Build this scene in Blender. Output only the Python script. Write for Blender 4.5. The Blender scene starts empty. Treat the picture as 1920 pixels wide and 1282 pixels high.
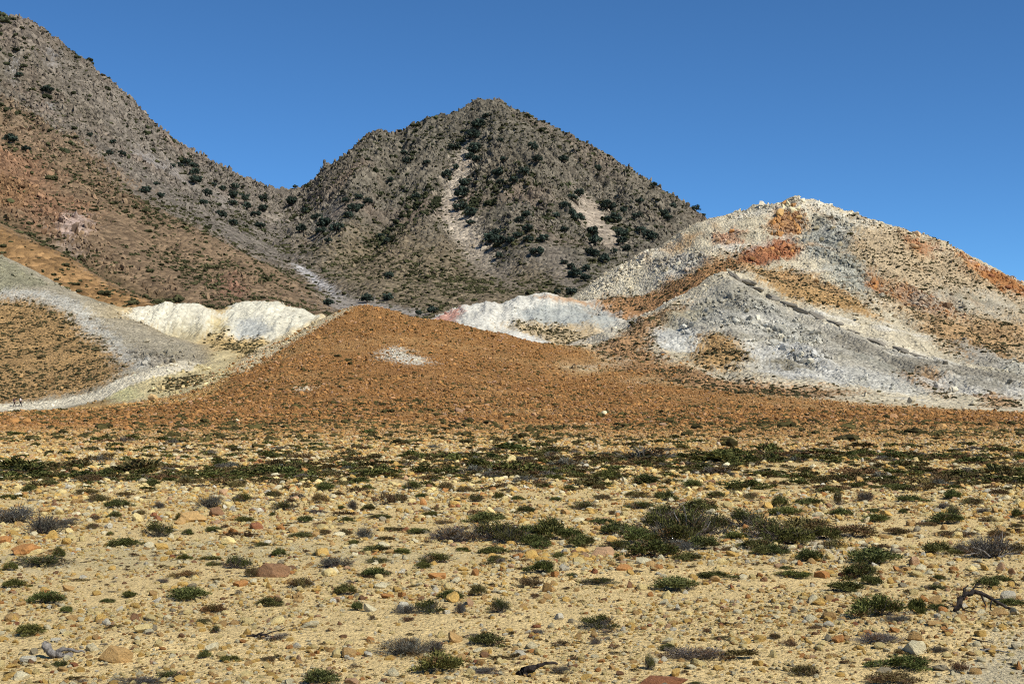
import bpy, bmesh, math, random
import numpy as np
from mathutils import Vector, Matrix, Euler, Quaternion

random.seed(7)
rng = np.random.default_rng(7)
SC = bpy.context.scene
COL = SC.collection

# ------------------------------------------------------------------ camera
CX, HY, F, CZ = 960.0, 730.0, 2667.0, 3.0      # principal column, horizon row, focal length (photo px), eye height (m)
cam_d = bpy.data.cameras.new('camera')
cam = bpy.data.objects.new('camera', cam_d)
COL.objects.link(cam)
cam.location = (0, 0, CZ)
cam.rotation_euler = (math.radians(90), 0, 0)
cam_d.sensor_width = 36.0
cam_d.lens = 36.0 * F / 1920.0
cam_d.shift_y = (HY - 641.0) / 1920.0
cam_d.clip_start = 0.1
cam_d.clip_end = 20000
SC.camera = cam

# ------------------------------------------------------------------ sky and sun
SUN_EL, SUN_AZ = math.radians(47), math.radians(127)     # azimuth clockwise from +Y (view direction)
world = bpy.data.worlds.new('World')
SC.world = world
world.use_nodes = True
wn = world.node_tree.nodes
wl = world.node_tree.links
wn.clear()
sky = wn.new('ShaderNodeTexSky')
sky.sky_type = 'NISHITA'
sky.sun_disc = False
sky.sun_elevation = SUN_EL
sky.sun_rotation = SUN_AZ
sky.altitude = 4000
sky.air_density = 0.8
sky.dust_density = 0.0
sky.ozone_density = 3.0
tint = wn.new('ShaderNodeMix'); tint.data_type = 'RGBA'; tint.blend_type = 'MULTIPLY'
tint.inputs[0].default_value = 1.0
tint.inputs[7].default_value = (0.52, 0.90, 1.12, 1)
bg = wn.new('ShaderNodeBackground')
bg.inputs[1].default_value = 0.1
wo = wn.new('ShaderNodeOutputWorld')
wl.new(sky.outputs[0], tint.inputs[6])
wl.new(tint.outputs[2], bg.inputs[0])
wl.new(bg.outputs[0], wo.inputs[0])

sun_d = bpy.data.lights.new('sun', 'SUN')
sun_d.energy = 4.6
sun_d.angle = math.radians(0.5)
sun_d.color = (1.0, 0.965, 0.905)
sun = bpy.data.objects.new('sun', sun_d)
COL.objects.link(sun)
to_sun = Vector((math.sin(SUN_AZ) * math.cos(SUN_EL), math.cos(SUN_AZ) * math.cos(SUN_EL), math.sin(SUN_EL)))
sun.rotation_euler = to_sun.to_track_quat('Z', 'Y').to_euler()

SC.view_settings.view_transform = 'Standard'
SC.view_settings.look = 'None'
SC.view_settings.exposure = 0.3
SC.view_settings.gamma = 1.0
SC.view_settings.use_curve_mapping = False
SC.render.engine = 'CYCLES'
SC.cycles.max_bounces = 4
SC.cycles.diffuse_bounces = 2
SC.cycles.glossy_bounces = 1
SC.cycles.filter_width = 1.1
SC.cycles.use_denoising = False

# ------------------------------------------------------------------ small helpers
def lin(r, g, b, k=0.86):
    def f(c):
        c = c / 255.0
        return (c / 12.92 if c <= 0.04045 else ((c + 0.055) / 1.055) ** 2.4) * k
    return np.array((f(r), f(g), f(b)))

_perm = rng.permutation(512).astype(np.int64)
_ga = rng.uniform(0, 2 * np.pi, 512)
_gx, _gy = np.cos(_ga), np.sin(_ga)

def perlin(x, y, s=0):
    x = np.asarray(x, float) + s * 17.31
    y = np.asarray(y, float) - s * 9.77
    xi = np.floor(x).astype(np.int64); yi = np.floor(y).astype(np.int64)
    xf = x - xi; yf = y - yi
    u = xf * xf * xf * (xf * (xf * 6 - 15) + 10); v = yf * yf * yf * (yf * (yf * 6 - 15) + 10)
    def g(ix, iy):
        return _perm[(_perm[ix & 511] + iy) & 511]
    def d(ix, iy, fx, fy):
        h = g(ix, iy)
        return _gx[h] * fx + _gy[h] * fy
    a = d(xi, yi, xf, yf); b = d(xi + 1, yi, xf - 1, yf)
    c = d(xi, yi + 1, xf, yf - 1); e = d(xi + 1, yi + 1, xf - 1, yf - 1)
    return (a + u * (b - a) + v * ((c + u * (e - c)) - (a + u * (b - a)))) * 1.5

def fbm(x, y, wl_, octv=4, s=0, gain=0.5):
    t = 0.0; amp = 1.0; tot = 0.0; f = 1.0 / wl_
    for o in range(octv):
        t = t + amp * perlin(x * f, y * f, s + o * 3)
        tot += amp; amp *= gain; f *= 2.03
    return t / tot

def ridged(x, y, wl_, octv=4, s=0, gain=0.5):
    t = 0.0; amp = 1.0; tot = 0.0; f = 1.0 / wl_
    for o in range(octv):
        t = t + amp * (1 - 2 * np.abs(perlin(x * f, y * f, s + o * 5)) - .33)
        tot += amp; amp *= gain; f *= 2.1
    return t / tot

def sstep(a, b, x):
    t = np.clip((x - a) / (b - a), 0, 1)
    return t * t * (3 - 2 * t)

def w3(px, py, d):
    """photo pixel at a depth of d metres -> a point of the place"""
    return ((px - CX) / F * d, d, CZ + (HY - py) / F * d)

class Terrain:
    """A height field through feature lines (crests, feet, gullies) given in metres, sampled on a fan-shaped grid."""
    def __init__(s, lines, us, ys, apex, soft, step):
        P = []; O = []
        s.names = sorted(set(l[0] for l in lines))
        for name, pts in lines:
            w = [np.array(w3(*p)) for p in pts]
            k = s.names.index(name)
            for a, b in zip(w[:-1], w[1:]):
                n = max(1, int(np.linalg.norm((b - a)[:2]) / step))
                for i in range(n):
                    P.append(a + (b - a) * i / n); O.append(k)
            P.append(w[-1]); O.append(k)
        P = np.array(P); O = np.array(O)
        # drop near-duplicate plan points
        keep = []
        for i, p in enumerate(P):
            if all((p[0] - P[j][0]) ** 2 + (p[1] - P[j][1]) ** 2 > (step * 0.45) ** 2 for j in keep):
                keep.append(i)
        P = P[keep]; O = O[keep]
        n = len(P)
        A = np.sqrt((P[:, None, 0] - P[None, :, 0]) ** 2 + (P[:, None, 1] - P[None, :, 1]) ** 2 + soft * soft)
        B = np.c_[np.ones(n), P[:, 0], P[:, 1]]
        M = np.zeros((n + 3, n + 3)); M[:n, :n] = A - 0.4 * np.eye(n); M[:n, n:] = B; M[n:, :n] = B.T
        sol = np.linalg.solve(M, np.r_[P[:, 2], 0, 0, 0])
        s.us, s.ys, s.apex = us, ys, apex
        U, Y = np.meshgrid(us, ys)
        X = U * (Y + apex)
        x = X.ravel().astype(np.float32); y = Y.ravel().astype(np.float32)
        z = np.empty(len(x)); own = np.empty(len(x), int)
        c32 = sol[:n].astype(np.float32); P32 = P.astype(np.float32)
        for i in range(0, len(x), 20000):
            xx = x[i:i + 20000, None]; yy = y[i:i + 20000, None]
            D = (xx - P32[None, :, 0]) ** 2 + (yy - P32[None, :, 1]) ** 2
            own[i:i + 20000] = O[np.argmin(D, axis=1)]
            z[i:i + 20000] = np.sqrt(D + np.float32(soft * soft)).astype(np.float64) @ sol[:n]
        z += sol[n] + sol[n + 1] * x + sol[n + 2] * y
        s.X, s.Y = X, Y
        s.Z = z.reshape(X.shape); s.own = own.reshape(X.shape)
        s.npts = n
        s.Zs = s.Z.copy()
    def height(s, x, y, smooth=False):
        x = np.asarray(x, float); y = np.asarray(y, float)
        u = x / (y + s.apex)
        j = np.clip(np.searchsorted(s.ys, y) - 1, 0, len(s.ys) - 2)
        ty = np.clip((y - s.ys[j]) / (s.ys[j + 1] - s.ys[j]), 0, 1)
        fi = np.clip((u - s.us[0]) / (s.us[1] - s.us[0]), 0, len(s.us) - 1.001)
        i = fi.astype(int); tx = fi - i
        Z = s.Zs if smooth else s.Z
        return (Z[j, i] * (1 - tx) + Z[j, i + 1] * tx) * (1 - ty) + (Z[j + 1, i] * (1 - tx) + Z[j + 1, i + 1] * tx) * ty
    def at(s, px, py, dmin=0, dmax=1e9, smooth=False):
        """first point of the terrain met along the line of sight of a photo pixel"""
        ys = s.ys[(s.ys >= dmin) & (s.ys <= dmax)]
        x = (px - CX) / F * ys
        z = s.height(x, ys, smooth)
        row = HY - F * (z - CZ) / ys
        hit = np.nonzero(row <= py)[0]
        if len(hit) == 0:
            k = int(np.argmin(row)); return np.array((x[k], ys[k], z[k]))
        k = int(hit[0])
        if k == 0:
            return np.array((x[0], ys[0], z[0]))
        t = (row[k - 1] - py) / max(1e-9, row[k - 1] - row[k])
        y = ys[k - 1] + (ys[k] - ys[k - 1]) * t; xx = (px - CX) / F * y
        return np.array((xx, y, float(s.height(np.array([xx]), np.array([y]))[0])))
    def slope(s):
        dzdy = np.gradient(s.Z, axis=0) / np.gradient(s.Y, axis=0)
        dzdx = np.gradient(s.Z, axis=1) / np.gradient(s.X, axis=1)
        return np.hypot(dzdx, dzdy)

def in_poly(x, y, poly):
    inside = np.zeros(x.shape, bool)
    n = len(poly)
    for i in range(n):
        x1, y1 = poly[i]; x2, y2 = poly[(i + 1) % n]
        if y1 == y2: continue
        c = ((y1 > y) != (y2 > y)) & (x < (x2 - x1) * (y - y1) / (y2 - y1) + x1)
        inside ^= c
    return inside

def patch_mask(T, poly_px, warp=3.0, wlen=10.0, dmin=0, dmax=1e9, seed=0, sub=14):
    """an area of the ground given by its outline, carried to plan coordinates; ragged edge"""
    pl = []
    n = len(poly_px)
    for i in range(n):
        a, b = poly_px[i], poly_px[(i + 1) % n]
        m = max(1, int(math.hypot(b[0] - a[0], b[1] - a[1]) / sub))
        for k in range(m):
            p = T.at(a[0] + (b[0] - a[0]) * k / m, a[1] + (b[1] - a[1]) * k / m, dmin, dmax, True)
            pl.append((p[0], p[1]))
    pl = np.array(pl)
    m = np.zeros(T.X.shape)
    x0, y0 = pl.min(0) - warp * 3; x1, y1 = pl.max(0) + warp * 3
    r = np.nonzero((T.ys >= y0) & (T.ys <= y1))[0]
    if len(r) == 0: return m
    ua = [x0 / (yy + T.apex) for yy in (T.ys[r[0]], T.ys[r[-1]])] + [x1 / (yy + T.apex) for yy in (T.ys[r[0]], T.ys[r[-1]])]
    c = np.nonzero((T.us >= min(ua)) & (T.us <= max(ua)))[0]
    if len(c) == 0: return m
    sl = (slice(r[0], r[-1] + 1), slice(c[0], c[-1] + 1))
    X = T.X[sl]; Y = T.Y[sl]
    tot = np.zeros(X.shape)
    bx = X + warp * 1.2 * fbm(X, Y, wlen, 3, seed + 1, .6); by = Y + 1.9 * warp * fbm(X, Y, wlen, 3, seed + 2, .6)
    for q in range(3):
        wx = bx + warp * 0.9 * rng.normal(0, .62, X.shape) + warp * .5 * fbm(X, Y, wlen * .16, 2, seed + 5 + q * 7)
        wy = by + warp * 1.4 * rng.normal(0, .62, X.shape) + warp * .8 * fbm(X, Y, wlen * .16, 2, seed + 9 + q * 7)
        tot += in_poly(wx, wy, pl)
    m[sl] = tot / 3
    return m

# ------------------------------------------------------------------ near terrain: plain, ochre hill, rocky hill, grey spur, mounds
G, OH, RH, SP, PM, WM = 'ground', 'ochre_hill', 'rocky_hill', 'grey_spur', 'pale_mounds', 'white_mounds'
L1 = []
def flat(d, z, name=G, pxs=(-700, -300, 100, 500, 960, 1400, 1800, 2200, 2600)):
    L1.append((name, [(p, HY - F * (z - CZ) / d, d) for p in pxs]))
for d in (3, 8, 16, 30, 50, 75, 98):
    flat(d, 0.0, pxs=np.linspace(CX - 1300 * (1 + 30 / d) ** .5, CX + 1300 * (1 + 30 / d) ** .5, 9))
L1 += [
    (G, [(-500, 799, 118), (0, 799, 118), (300, 799, 116)]), (OH, [(400, 799, 116), (700, 798, 114), (1200, 798, 116), (1700, 799, 118)]), (G, [(1800, 799, 118), (2400, 800, 118)]),
    (G, [(-400, 788, 160), (-50, 784, 160), (150, 782, 160), (300, 779, 158)]),
    (G, [(-400, 780, 205), (-50, 775, 215), (100, 769, 220), (230, 764, 205)]),
    # ochre hill
    (OH, [(380, 775, 150), (550, 771, 148), (700, 769, 148), (900, 770, 150), (1150, 776, 152), (1400, 781, 155), (1650, 784, 158), (1850, 786, 160)]),
    (OH, [(400, 748, 195), (520, 738, 190), (700, 733, 190), (900, 737, 190), (1080, 750, 192), (1300, 764, 195), (1550, 770, 198), (1800, 777, 200), (2000, 780, 200)]),
    (OH, [(480, 697, 232), (600, 690, 226), (700, 688, 225), (850, 692, 226), (980, 705, 228), (1100, 722, 228)]),
    (OH, [(560, 643, 266), (640, 634, 262), (700, 632, 262), (790, 640, 263), (880, 655, 262), (980, 670, 256)]),
    (OH, [(690, 577, 300), (664, 587, 296), (612, 613, 287), (560, 644, 276), (510, 674, 262), (462, 700, 248), (400, 728, 228)]),
    (OH, [(672, 577, 304), (640, 583, 304), (600, 600, 301), (545, 628, 294), (490, 656, 284), (446, 684, 270), (418, 701, 258)]),
    (OH, [(690, 577, 300), (725, 582, 300), (760, 590, 299), (860, 611, 295), (930, 624, 290), (1000, 645, 282), (1060, 662, 274), (1120, 688, 262), (1200, 707, 248), (1280, 722, 236), (1400, 742, 222)]),
    (OH, [(620, 640, 322), (700, 612, 330), (780, 618, 330), (880, 640, 325), (960, 655, 318), (1040, 672, 305)]),
    # gully and valley floor between the spur and the ochre hill
    (PM, [(395, 704, 258), (415, 690, 272), (428, 668, 300), (432, 650, 335)]),
    (PM, [(470, 665, 290), (520, 648, 312), (560, 640, 330)]),
    (PM, [(240, 632, 352), (300, 640, 350), (360, 641, 350), (420, 641, 350), (480, 642, 348), (540, 634, 348), (600, 624, 345)]),
    # pale mounds
    (PM, [(225, 590, 362), (245, 580, 366), (272, 571, 370), (320, 569, 372), (368, 573, 372), (392, 586, 368), (405, 597, 366)]),
    (PM, [(418, 588, 376), (440, 573, 380), (490, 565, 385), (540, 574, 385), (585, 590, 380), (625, 603, 372)]),
    (PM, [(220, 612, 400), (300, 608, 402), (405, 612, 400), (500, 605, 410), (620, 620, 405)]),
    (PM, [(404, 604, 364), (408, 626, 354)]),
    # white mounds
    (WM, [(790, 610, 392), (815, 600, 393), (845, 582, 395), (875, 571, 395), (920, 570, 398), (955, 567, 400), (975, 558, 404), (1000, 550, 406), (1055, 558, 406), (1090, 562, 404), (1130, 573, 398), (1158, 588, 388), (1178, 604, 372)]),
    (WM, [(850, 600, 376), (900, 596, 372), (960, 600, 372), (1020, 590, 380), (1090, 592, 380), (1135, 605, 372)]),
    (WM, [(870, 622, 352), (930, 624, 345), (985, 636, 336), (1040, 648, 326), (1090, 640, 338), (1140, 632, 345), (1170, 622, 352)]),
    (WM, [(780, 625, 425), (880, 610, 425), (1000, 592, 430)]),
    # rocky hill: crest
    (RH, [(1040, 585, 425), (1068, 562, 428), (1085, 546, 430), (1110, 526, 432), (1160, 496, 435), (1200, 470, 438), (1260, 437, 440), (1320, 409, 441), (1380, 391, 440), (1440, 381, 438), (1470, 374, 436), (1512, 370, 435), (1545, 384, 433), (1600, 400, 432), (1680, 420, 430), (1740, 440, 428), (1800, 465, 425), (1860, 496, 420), (1920, 530, 414), (2000, 585, 404), (2100, 640, 395)]),
    (RH, [(1060, 620, 465), (1200, 540, 480), (1320, 480, 485), (1500, 450, 485), (1700, 490, 475), (1900, 590, 455), (2100, 690, 430)]),
    # rocky hill: face
    (RH, [(1100, 570, 412), (1180, 545, 410), (1260, 500, 410), (1330, 462, 412), (1400, 440, 414), (1445, 428, 416)]),
    (RH, [(1455, 392, 432), (1500, 388, 432)]), (RH, [(1455, 436, 417), (1500, 434, 417)]),
    (RH, [(1560, 440, 410), (1640, 470, 400), (1740, 510, 392), (1840, 555, 382), (1920, 595, 372), (2020, 640, 362)]),
    (RH, [(1130, 592, 392), (1200, 577, 392), (1280, 535, 392), (1360, 505, 390), (1440, 485, 392), (1520, 480, 394)]),
    (RH, [(1480, 530, 362), (1560, 545, 358), (1660, 580, 346), (1760, 620, 330), (1860, 655, 318), (1960, 690, 305)]),
    (RH, [(1178, 606, 362), (1230, 585, 365), (1300, 556, 368), (1360, 532, 366), (1400, 520, 364)]),
    # the knoll in front
    (RH, [(1105, 655, 298), (1140, 637, 308), (1180, 613, 318), (1240, 580, 330), (1300, 547, 339), (1340, 527, 343), (1375, 512, 346), (1400, 520, 345), (1440, 540, 340), (1490, 564, 332), (1540, 588, 324), (1575, 603, 318), (1640, 640, 304), (1700, 662, 294), (1800, 692, 280), (1930, 715, 268), (2050, 735, 262)]),
    (RH, [(1410, 545, 331), (1450, 566, 325), (1500, 592, 317), (1550, 615, 308)]),
    (RH, [(1375, 560, 326), (1380, 605, 306), (1400, 650, 284), (1420, 690, 264), (1440, 722, 244)]),
    (RH, [(1200, 640, 296), (1260, 620, 304), (1310, 600, 312)]), (RH, [(1180, 672, 274), (1260, 668, 276), (1330, 655, 284)]),
    (RH, [(1480, 650, 288), (1560, 665, 280), (1640, 690, 270), (1750, 715, 260), (1880, 735, 254)]),
    (RH, [(1120, 694, 257), (1200, 704, 250), (1260, 715, 242), (1330, 727, 236), (1420, 738, 230), (1500, 737, 236), (1600, 738, 238), (1720, 748, 238), (1850, 764, 228), (1960, 768, 230), (2100, 775, 230)]),
    # grey spur
    (SP, [(-200, 380, 410), (-80, 440, 400), (0, 478, 392), (60, 506, 385), (100, 528, 378), (150, 553, 370), (220, 583, 355), (260, 605, 345), (300, 628, 335), (350, 660, 315), (380, 680, 300), (402, 697, 284)]),
    (SP, [(-200, 560, 350), (-60, 600, 335), (50, 622, 326), (130, 640, 318), (210, 660, 306), (280, 675, 296)]),
    (SP, [(-200, 690, 295), (-60, 700, 292), (60, 706, 290), (150, 702, 290), (220, 690, 288)]),
    (SP, [(-200, 778, 250), (-60, 773, 254), (0, 764, 262), (100, 757, 265), (180, 741, 268), (225, 716, 273), (290, 696, 279), (340, 686, 284), (372, 684, 285)]),
    (SP, [(-60, 781, 240), (60, 776, 243), (150, 768, 244), (200, 757, 248), (280, 751, 240), (345, 735, 240)]),
    (SP, [(270, 728, 262), (340, 708, 268), (385, 702, 270)]),
    (SP, [(-200, 430, 455), (-50, 500, 440), (100, 580, 425), (200, 620, 410), (300, 655, 385)]),
]
us1 = np.arange(-0.44, 0.4401, 0.00098)
ys1 = np.r_[np.geomspace(2.5, 12, 26)[:-1], np.geomspace(12, 115, 230)[:-1], np.geomspace(115, 448, 330)[:-1], np.linspace(448, 520, 24)]
T1 = Terrain(L1, us1, ys1, 15.0, 5.0, 7.0)
N1 = {n: i for i, n in enumerate(T1.names)}

def soft_region(T, k, r=3):
    m = (T.own == k).astype(float)
    for ax in (0, 1):
        for _ in range(3):
            c = np.cumsum(np.pad(m, [(r + 1, r) if a == ax else (0, 0) for a in (0, 1)], mode='edge'), axis=ax)
            n = m.shape[ax]
            m = (np.take(c, np.arange(n) + 2 * r + 1, axis=ax) - np.take(c, np.arange(n), axis=ax)) / (2 * r + 1)
    return m
R1 = {n: soft_region(T1, i, 5) for n, i in N1.items()}
X, Y = T1.X, T1.Y
depth_in = sstep(95, 150, Y)
amp_rock = R1[RH] * sstep(225, 262, Y)
rk = ridged(X, Y, 26, 5, 3, .55)
gul = ridged(X + .25 * Y, Y * .28, 11, 4, 5, .55)
T1.Z += amp_rock * (1.2 * rk + 1.7 * gul + 0.35 * ridged(X, Y, 6, 3, 8, .6) + .15 * fbm(X, Y, 2.2, 2, 9))
T1.Z += R1[SP] * sstep(240, 300, Y) * (0.5 * ridged(X, Y, 20, 4, 12) + .45 * ridged(X - .3 * Y, Y * .3, 8, 3, 13) + 0.2 * fbm(X, Y, 4, 3, 14))
T1.Z += (R1[PM] + R1[WM]) * sstep(300, 350, Y) * (0.6 * ridged(X, Y, 14, 4, 21) + 1.3 * ridged(X, Y * .16, 8, 3, 22, .6) + 0.25 * fbm(X, Y, 3, 3, 23))
T1.Z += R1[OH] * depth_in * (0.45 * fbm(X, Y, 22, 4, 31) + .5 * sstep(140, 230, Y) * ridged(X * 1.0, Y * .2, 15, 3, 35, .5) + 0.10 * fbm(X, Y, 2.5, 3, 33))
T1.Z -= amp_rock * 1.3 * sstep(385, 425, Y)
near = sstep(4, 14, Y)
T1.Z += R1[G] * near * (0.10 * fbm(X, Y, 9, 3, 41) + 0.035 * fbm(X, Y, 1.6, 3, 43) + 0.012 * fbm(X, Y, 0.35, 2, 45))
T1.Z += (1 - depth_in) * R1[OH] * near * (0.10 * fbm(X, Y, 9, 3, 41) + 0.035 * fbm(X, Y, 1.6, 3, 43))
# a few low banks on the plain
for bx, by, rx, ry, h in ((1130, 1075, 2.6, 1.3, .16), (1620, 880, 5.0, 2.0, .35), (1150, 990, 2.5, 1.0, .12), (250, 1200, 1.6, 1.0, .10), (1800, 1180, 2.2, 1.5, .12)):
    d = CZ * F / (by - HY); x0 = (bx - CX) / F * d
    T1.Z += h * np.exp(-((X - x0) / rx) ** 2 - ((Y - d) / ry) ** 2)

# ------------------------------------------------------------------ far terrain: two mountains and a foothill
LM, MM, FH = 'grey_mountain', 'pointed_mountain', 'brown_foothill'
L2 = [
    (FH, [(-250, 300, 490), (-100, 372, 482), (0, 418, 478), (60, 446, 472), (130, 483, 463), (200, 528, 452), (270, 561, 442), (340, 584, 436), (420, 600, 432)]),
    (FH, [(-250, 470, 430), (0, 540, 425), (150, 590, 420), (300, 640, 415), (500, 650, 415), (700, 650, 420)]),
    (FH, [(-250, 345, 515), (0, 455, 507), (100, 505, 498), (180, 545, 490), (250, 572, 480), (330, 590, 470), (430, 602, 466)]),
    (FH, [(560, 602, 480), (680, 606, 480), (800, 612, 485), (950, 612, 490), (1100, 600, 500), (1250, 600, 520), (1500, 640, 560)]),
    # left mountain: skyline
    (LM, [(-420, -170, 800), (-200, -85, 825), (-80, -10, 840), (0, 22, 850), (60, 35, 860), (120, 80, 868), (180, 125, 880), (215, 155, 890), (260, 195, 905), (300, 235, 920), (350, 275, 940), (400, 298, 960), (450, 325, 980), (500, 343, 1000), (530, 350, 1010), (548, 352, 1015)]),
    (LM, [(-420, -60, 1100), (-80, 80, 1100), (120, 180, 1120), (300, 300, 1160), (450, 370, 1220), (548, 385, 1250)]),
    # left mountain: the brown buttress and what lies above and below it
    (LM, [(-350, 80, 700), (-150, 165, 700), (0, 238, 695), (100, 298, 672), (200, 352, 652), (300, 402, 632), (400, 452, 612), (500, 502, 594), (580, 545, 578), (640, 575, 562)]),
    (LM, [(-300, 30, 780), (-100, 110, 775), (0, 160, 778), (100, 220, 770), (200, 292, 760), (300, 350, 752), (380, 402, 742), (450, 438, 732)]),
    (LM, [(100, 130, 845), (200, 205, 845), (300, 290, 850), (400, 355, 870), (480, 390, 900)]),
    (LM, [(-250, 230, 590), (0, 345, 588), (80, 385, 570), (140, 425, 550), (165, 480, 525), (240, 533, 508), (330, 556, 500), (430, 570, 496), (520, 580, 500)]),
    (LM, [(60, 330, 620), (160, 385, 600), (230, 440, 572), (320, 480, 560), (420, 520, 545), (520, 560, 530), (600, 585, 520)]),
    # valley between the mountains
    (LM, [(545, 380, 960), (525, 420, 870), (520, 460, 790), (540, 492, 712), (575, 522, 670), (610, 545, 640), (640, 560, 612), (690, 577, 575), (760, 590, 545)]),
    # pointed mountain: skyline
    (MM, [(560, 350, 1008), (575, 342, 1000), (605, 312, 985), (650, 285, 970), (688, 247, 960), (710, 239, 955), (742, 247, 955), (790, 220, 945), (850, 208, 940), (880, 190, 935), (905, 180, 930), (940, 188, 930), (990, 212, 930), (1050, 240, 930), (1110, 270, 930), (1170, 305, 930), (1230, 345, 925), (1290, 380, 920), (1320, 405, 915), (1400, 460, 900), (1500, 530, 880), (1650, 600, 850)]),
    (MM, [(620, 400, 1220), (750, 330, 1200), (905, 280, 1180), (1050, 340, 1180), (1230, 440, 1150), (1400, 540, 1100)]),
    # ribs and chutes on its face
    (MM, [(710, 245, 945), (690, 300, 890), (665, 360, 835), (640, 420, 780), (630, 470, 735)]),
    (MM, [(775, 262, 925), (770, 330, 868), (760, 400, 805), (745, 470, 738), (730, 530, 672)]),
    (MM, [(740, 290, 925), (725, 350, 872), (705, 420, 806), (690, 480, 745)]),
    (MM, [(885, 245, 918), (880, 290, 885), (862, 335, 850), (846, 385, 808), (862, 430, 770), (905, 480, 728), (940, 520, 690)]),
    (MM, [(830, 270, 905), (815, 340, 850), (800, 400, 795), (800, 450, 745), (810, 500, 690)]),
    (MM, [(930, 235, 905), (945, 300, 852), (955, 360, 800), (965, 420, 745), (985, 470, 705)]),
    (MM, [(1020, 250, 908), (1035, 320, 850), (1045, 390, 795), (1050, 450, 742)]),
    (MM, [(1085, 330, 875), (1105, 375, 838), (1130, 425, 790), (1150, 470, 750)]),
    (MM, [(1170, 340, 890), (1190, 400, 830), (1210, 450, 780), (1240, 500, 735)]),
    (MM, [(1280, 400, 890), (1300, 450, 840), (1330, 500, 790)]),
    (MM, [(600, 520, 672), (680, 540, 622), (780, 560, 592), (880, 566, 590), (980, 566, 592), (1080, 556, 600), (1200, 550, 630), (1350, 560, 680)]),
    (MM, [(600, 400, 872), (580, 440, 818), (570, 480, 760)]),
]
us2 = np.arange(-0.43, 0.285, 0.00098)
ys2 = np.r_[np.linspace(425, 560, 60)[:-1], np.linspace(560, 1030, 400)[:-1], np.linspace(1030, 1300, 26)]
T2 = Terrain(L2, us2, ys2, 15.0, 5.0, 14.0)
N2 = {n: i for i, n in enumerate(T2.names)}
R2 = {n: soft_region(T2, i, 6) for n, i in N2.items()}
X, Y = T2.X, T2.Y
hgt = T2.Z
rock_m = R2[MM] * sstep(45, 120, hgt) + R2[LM] * sstep(75, 170, hgt)
rock_m = np.clip(rock_m, 0, 1)

# ------------------------------------------------------------------ natural colours of soil and rock (albedo per vertex)
def paint(Cc, m, rgb, k=1.0):
    return Cc + (m * k)[..., None] * (np.asarray(rgb) - Cc)

X, Y = T1.X, T1.Y
SAND, OCHRE = lin(217, 190, 133, .92), lin(163, 120, 72)
C1 = np.zeros(X.shape + (3,))
for n, rgb in ((G, SAND), (OH, OCHRE), (RH, lin(208, 195, 164)), (SP, lin(172, 161, 136)), (PM, lin(192, 168, 120)), (WM, lin(212, 207, 190))):
    C1 += R1[n][..., None] * rgb
# the ochre of the fan thins out into the sandy plain
foc = np.clip(sstep(36, 135, Y + 26 * fbm(X, Y, 30, 4, 61)), 0, 1) * np.clip(R1[OH] + R1[G], 0, 1) * (Y < 330)
mix_go = np.clip(R1[G] + R1[OH], 0, 1)
base = SAND + foc[..., None] * (OCHRE - SAND)
left_sand = sstep(-45, -75, X) * (Y < 250) * 0.45                       # the side towards the path stays sandier
base = base + (left_sand * foc)[..., None] * (lin(192, 156, 98) - base)
base = base + (np.clip(1.6 * fbm(X, Y, 26, 4, 63, .6) - .1, 0, .7) * foc)[..., None] * (lin(184, 148, 98) - base)
base = base + (np.clip(1.6 * fbm(X, Y, 17, 4, 66, .6) - .3, 0, .4) * foc)[..., None] * (lin(140, 96, 58) - base)
C1 = C1 * (1 - mix_go)[..., None] + base * mix_go[..., None]
GREY, WHITE, TAN, ORANGE = lin(182, 175, 156), lin(210, 206, 192), lin(186, 150, 100), lin(180, 124, 74)
tanmask1 = np.zeros(X.shape)          # where low scrub grows on tan soil
boulders_grey = np.zeros(X.shape); boulders_orange = np.zeros(X.shape)
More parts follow.
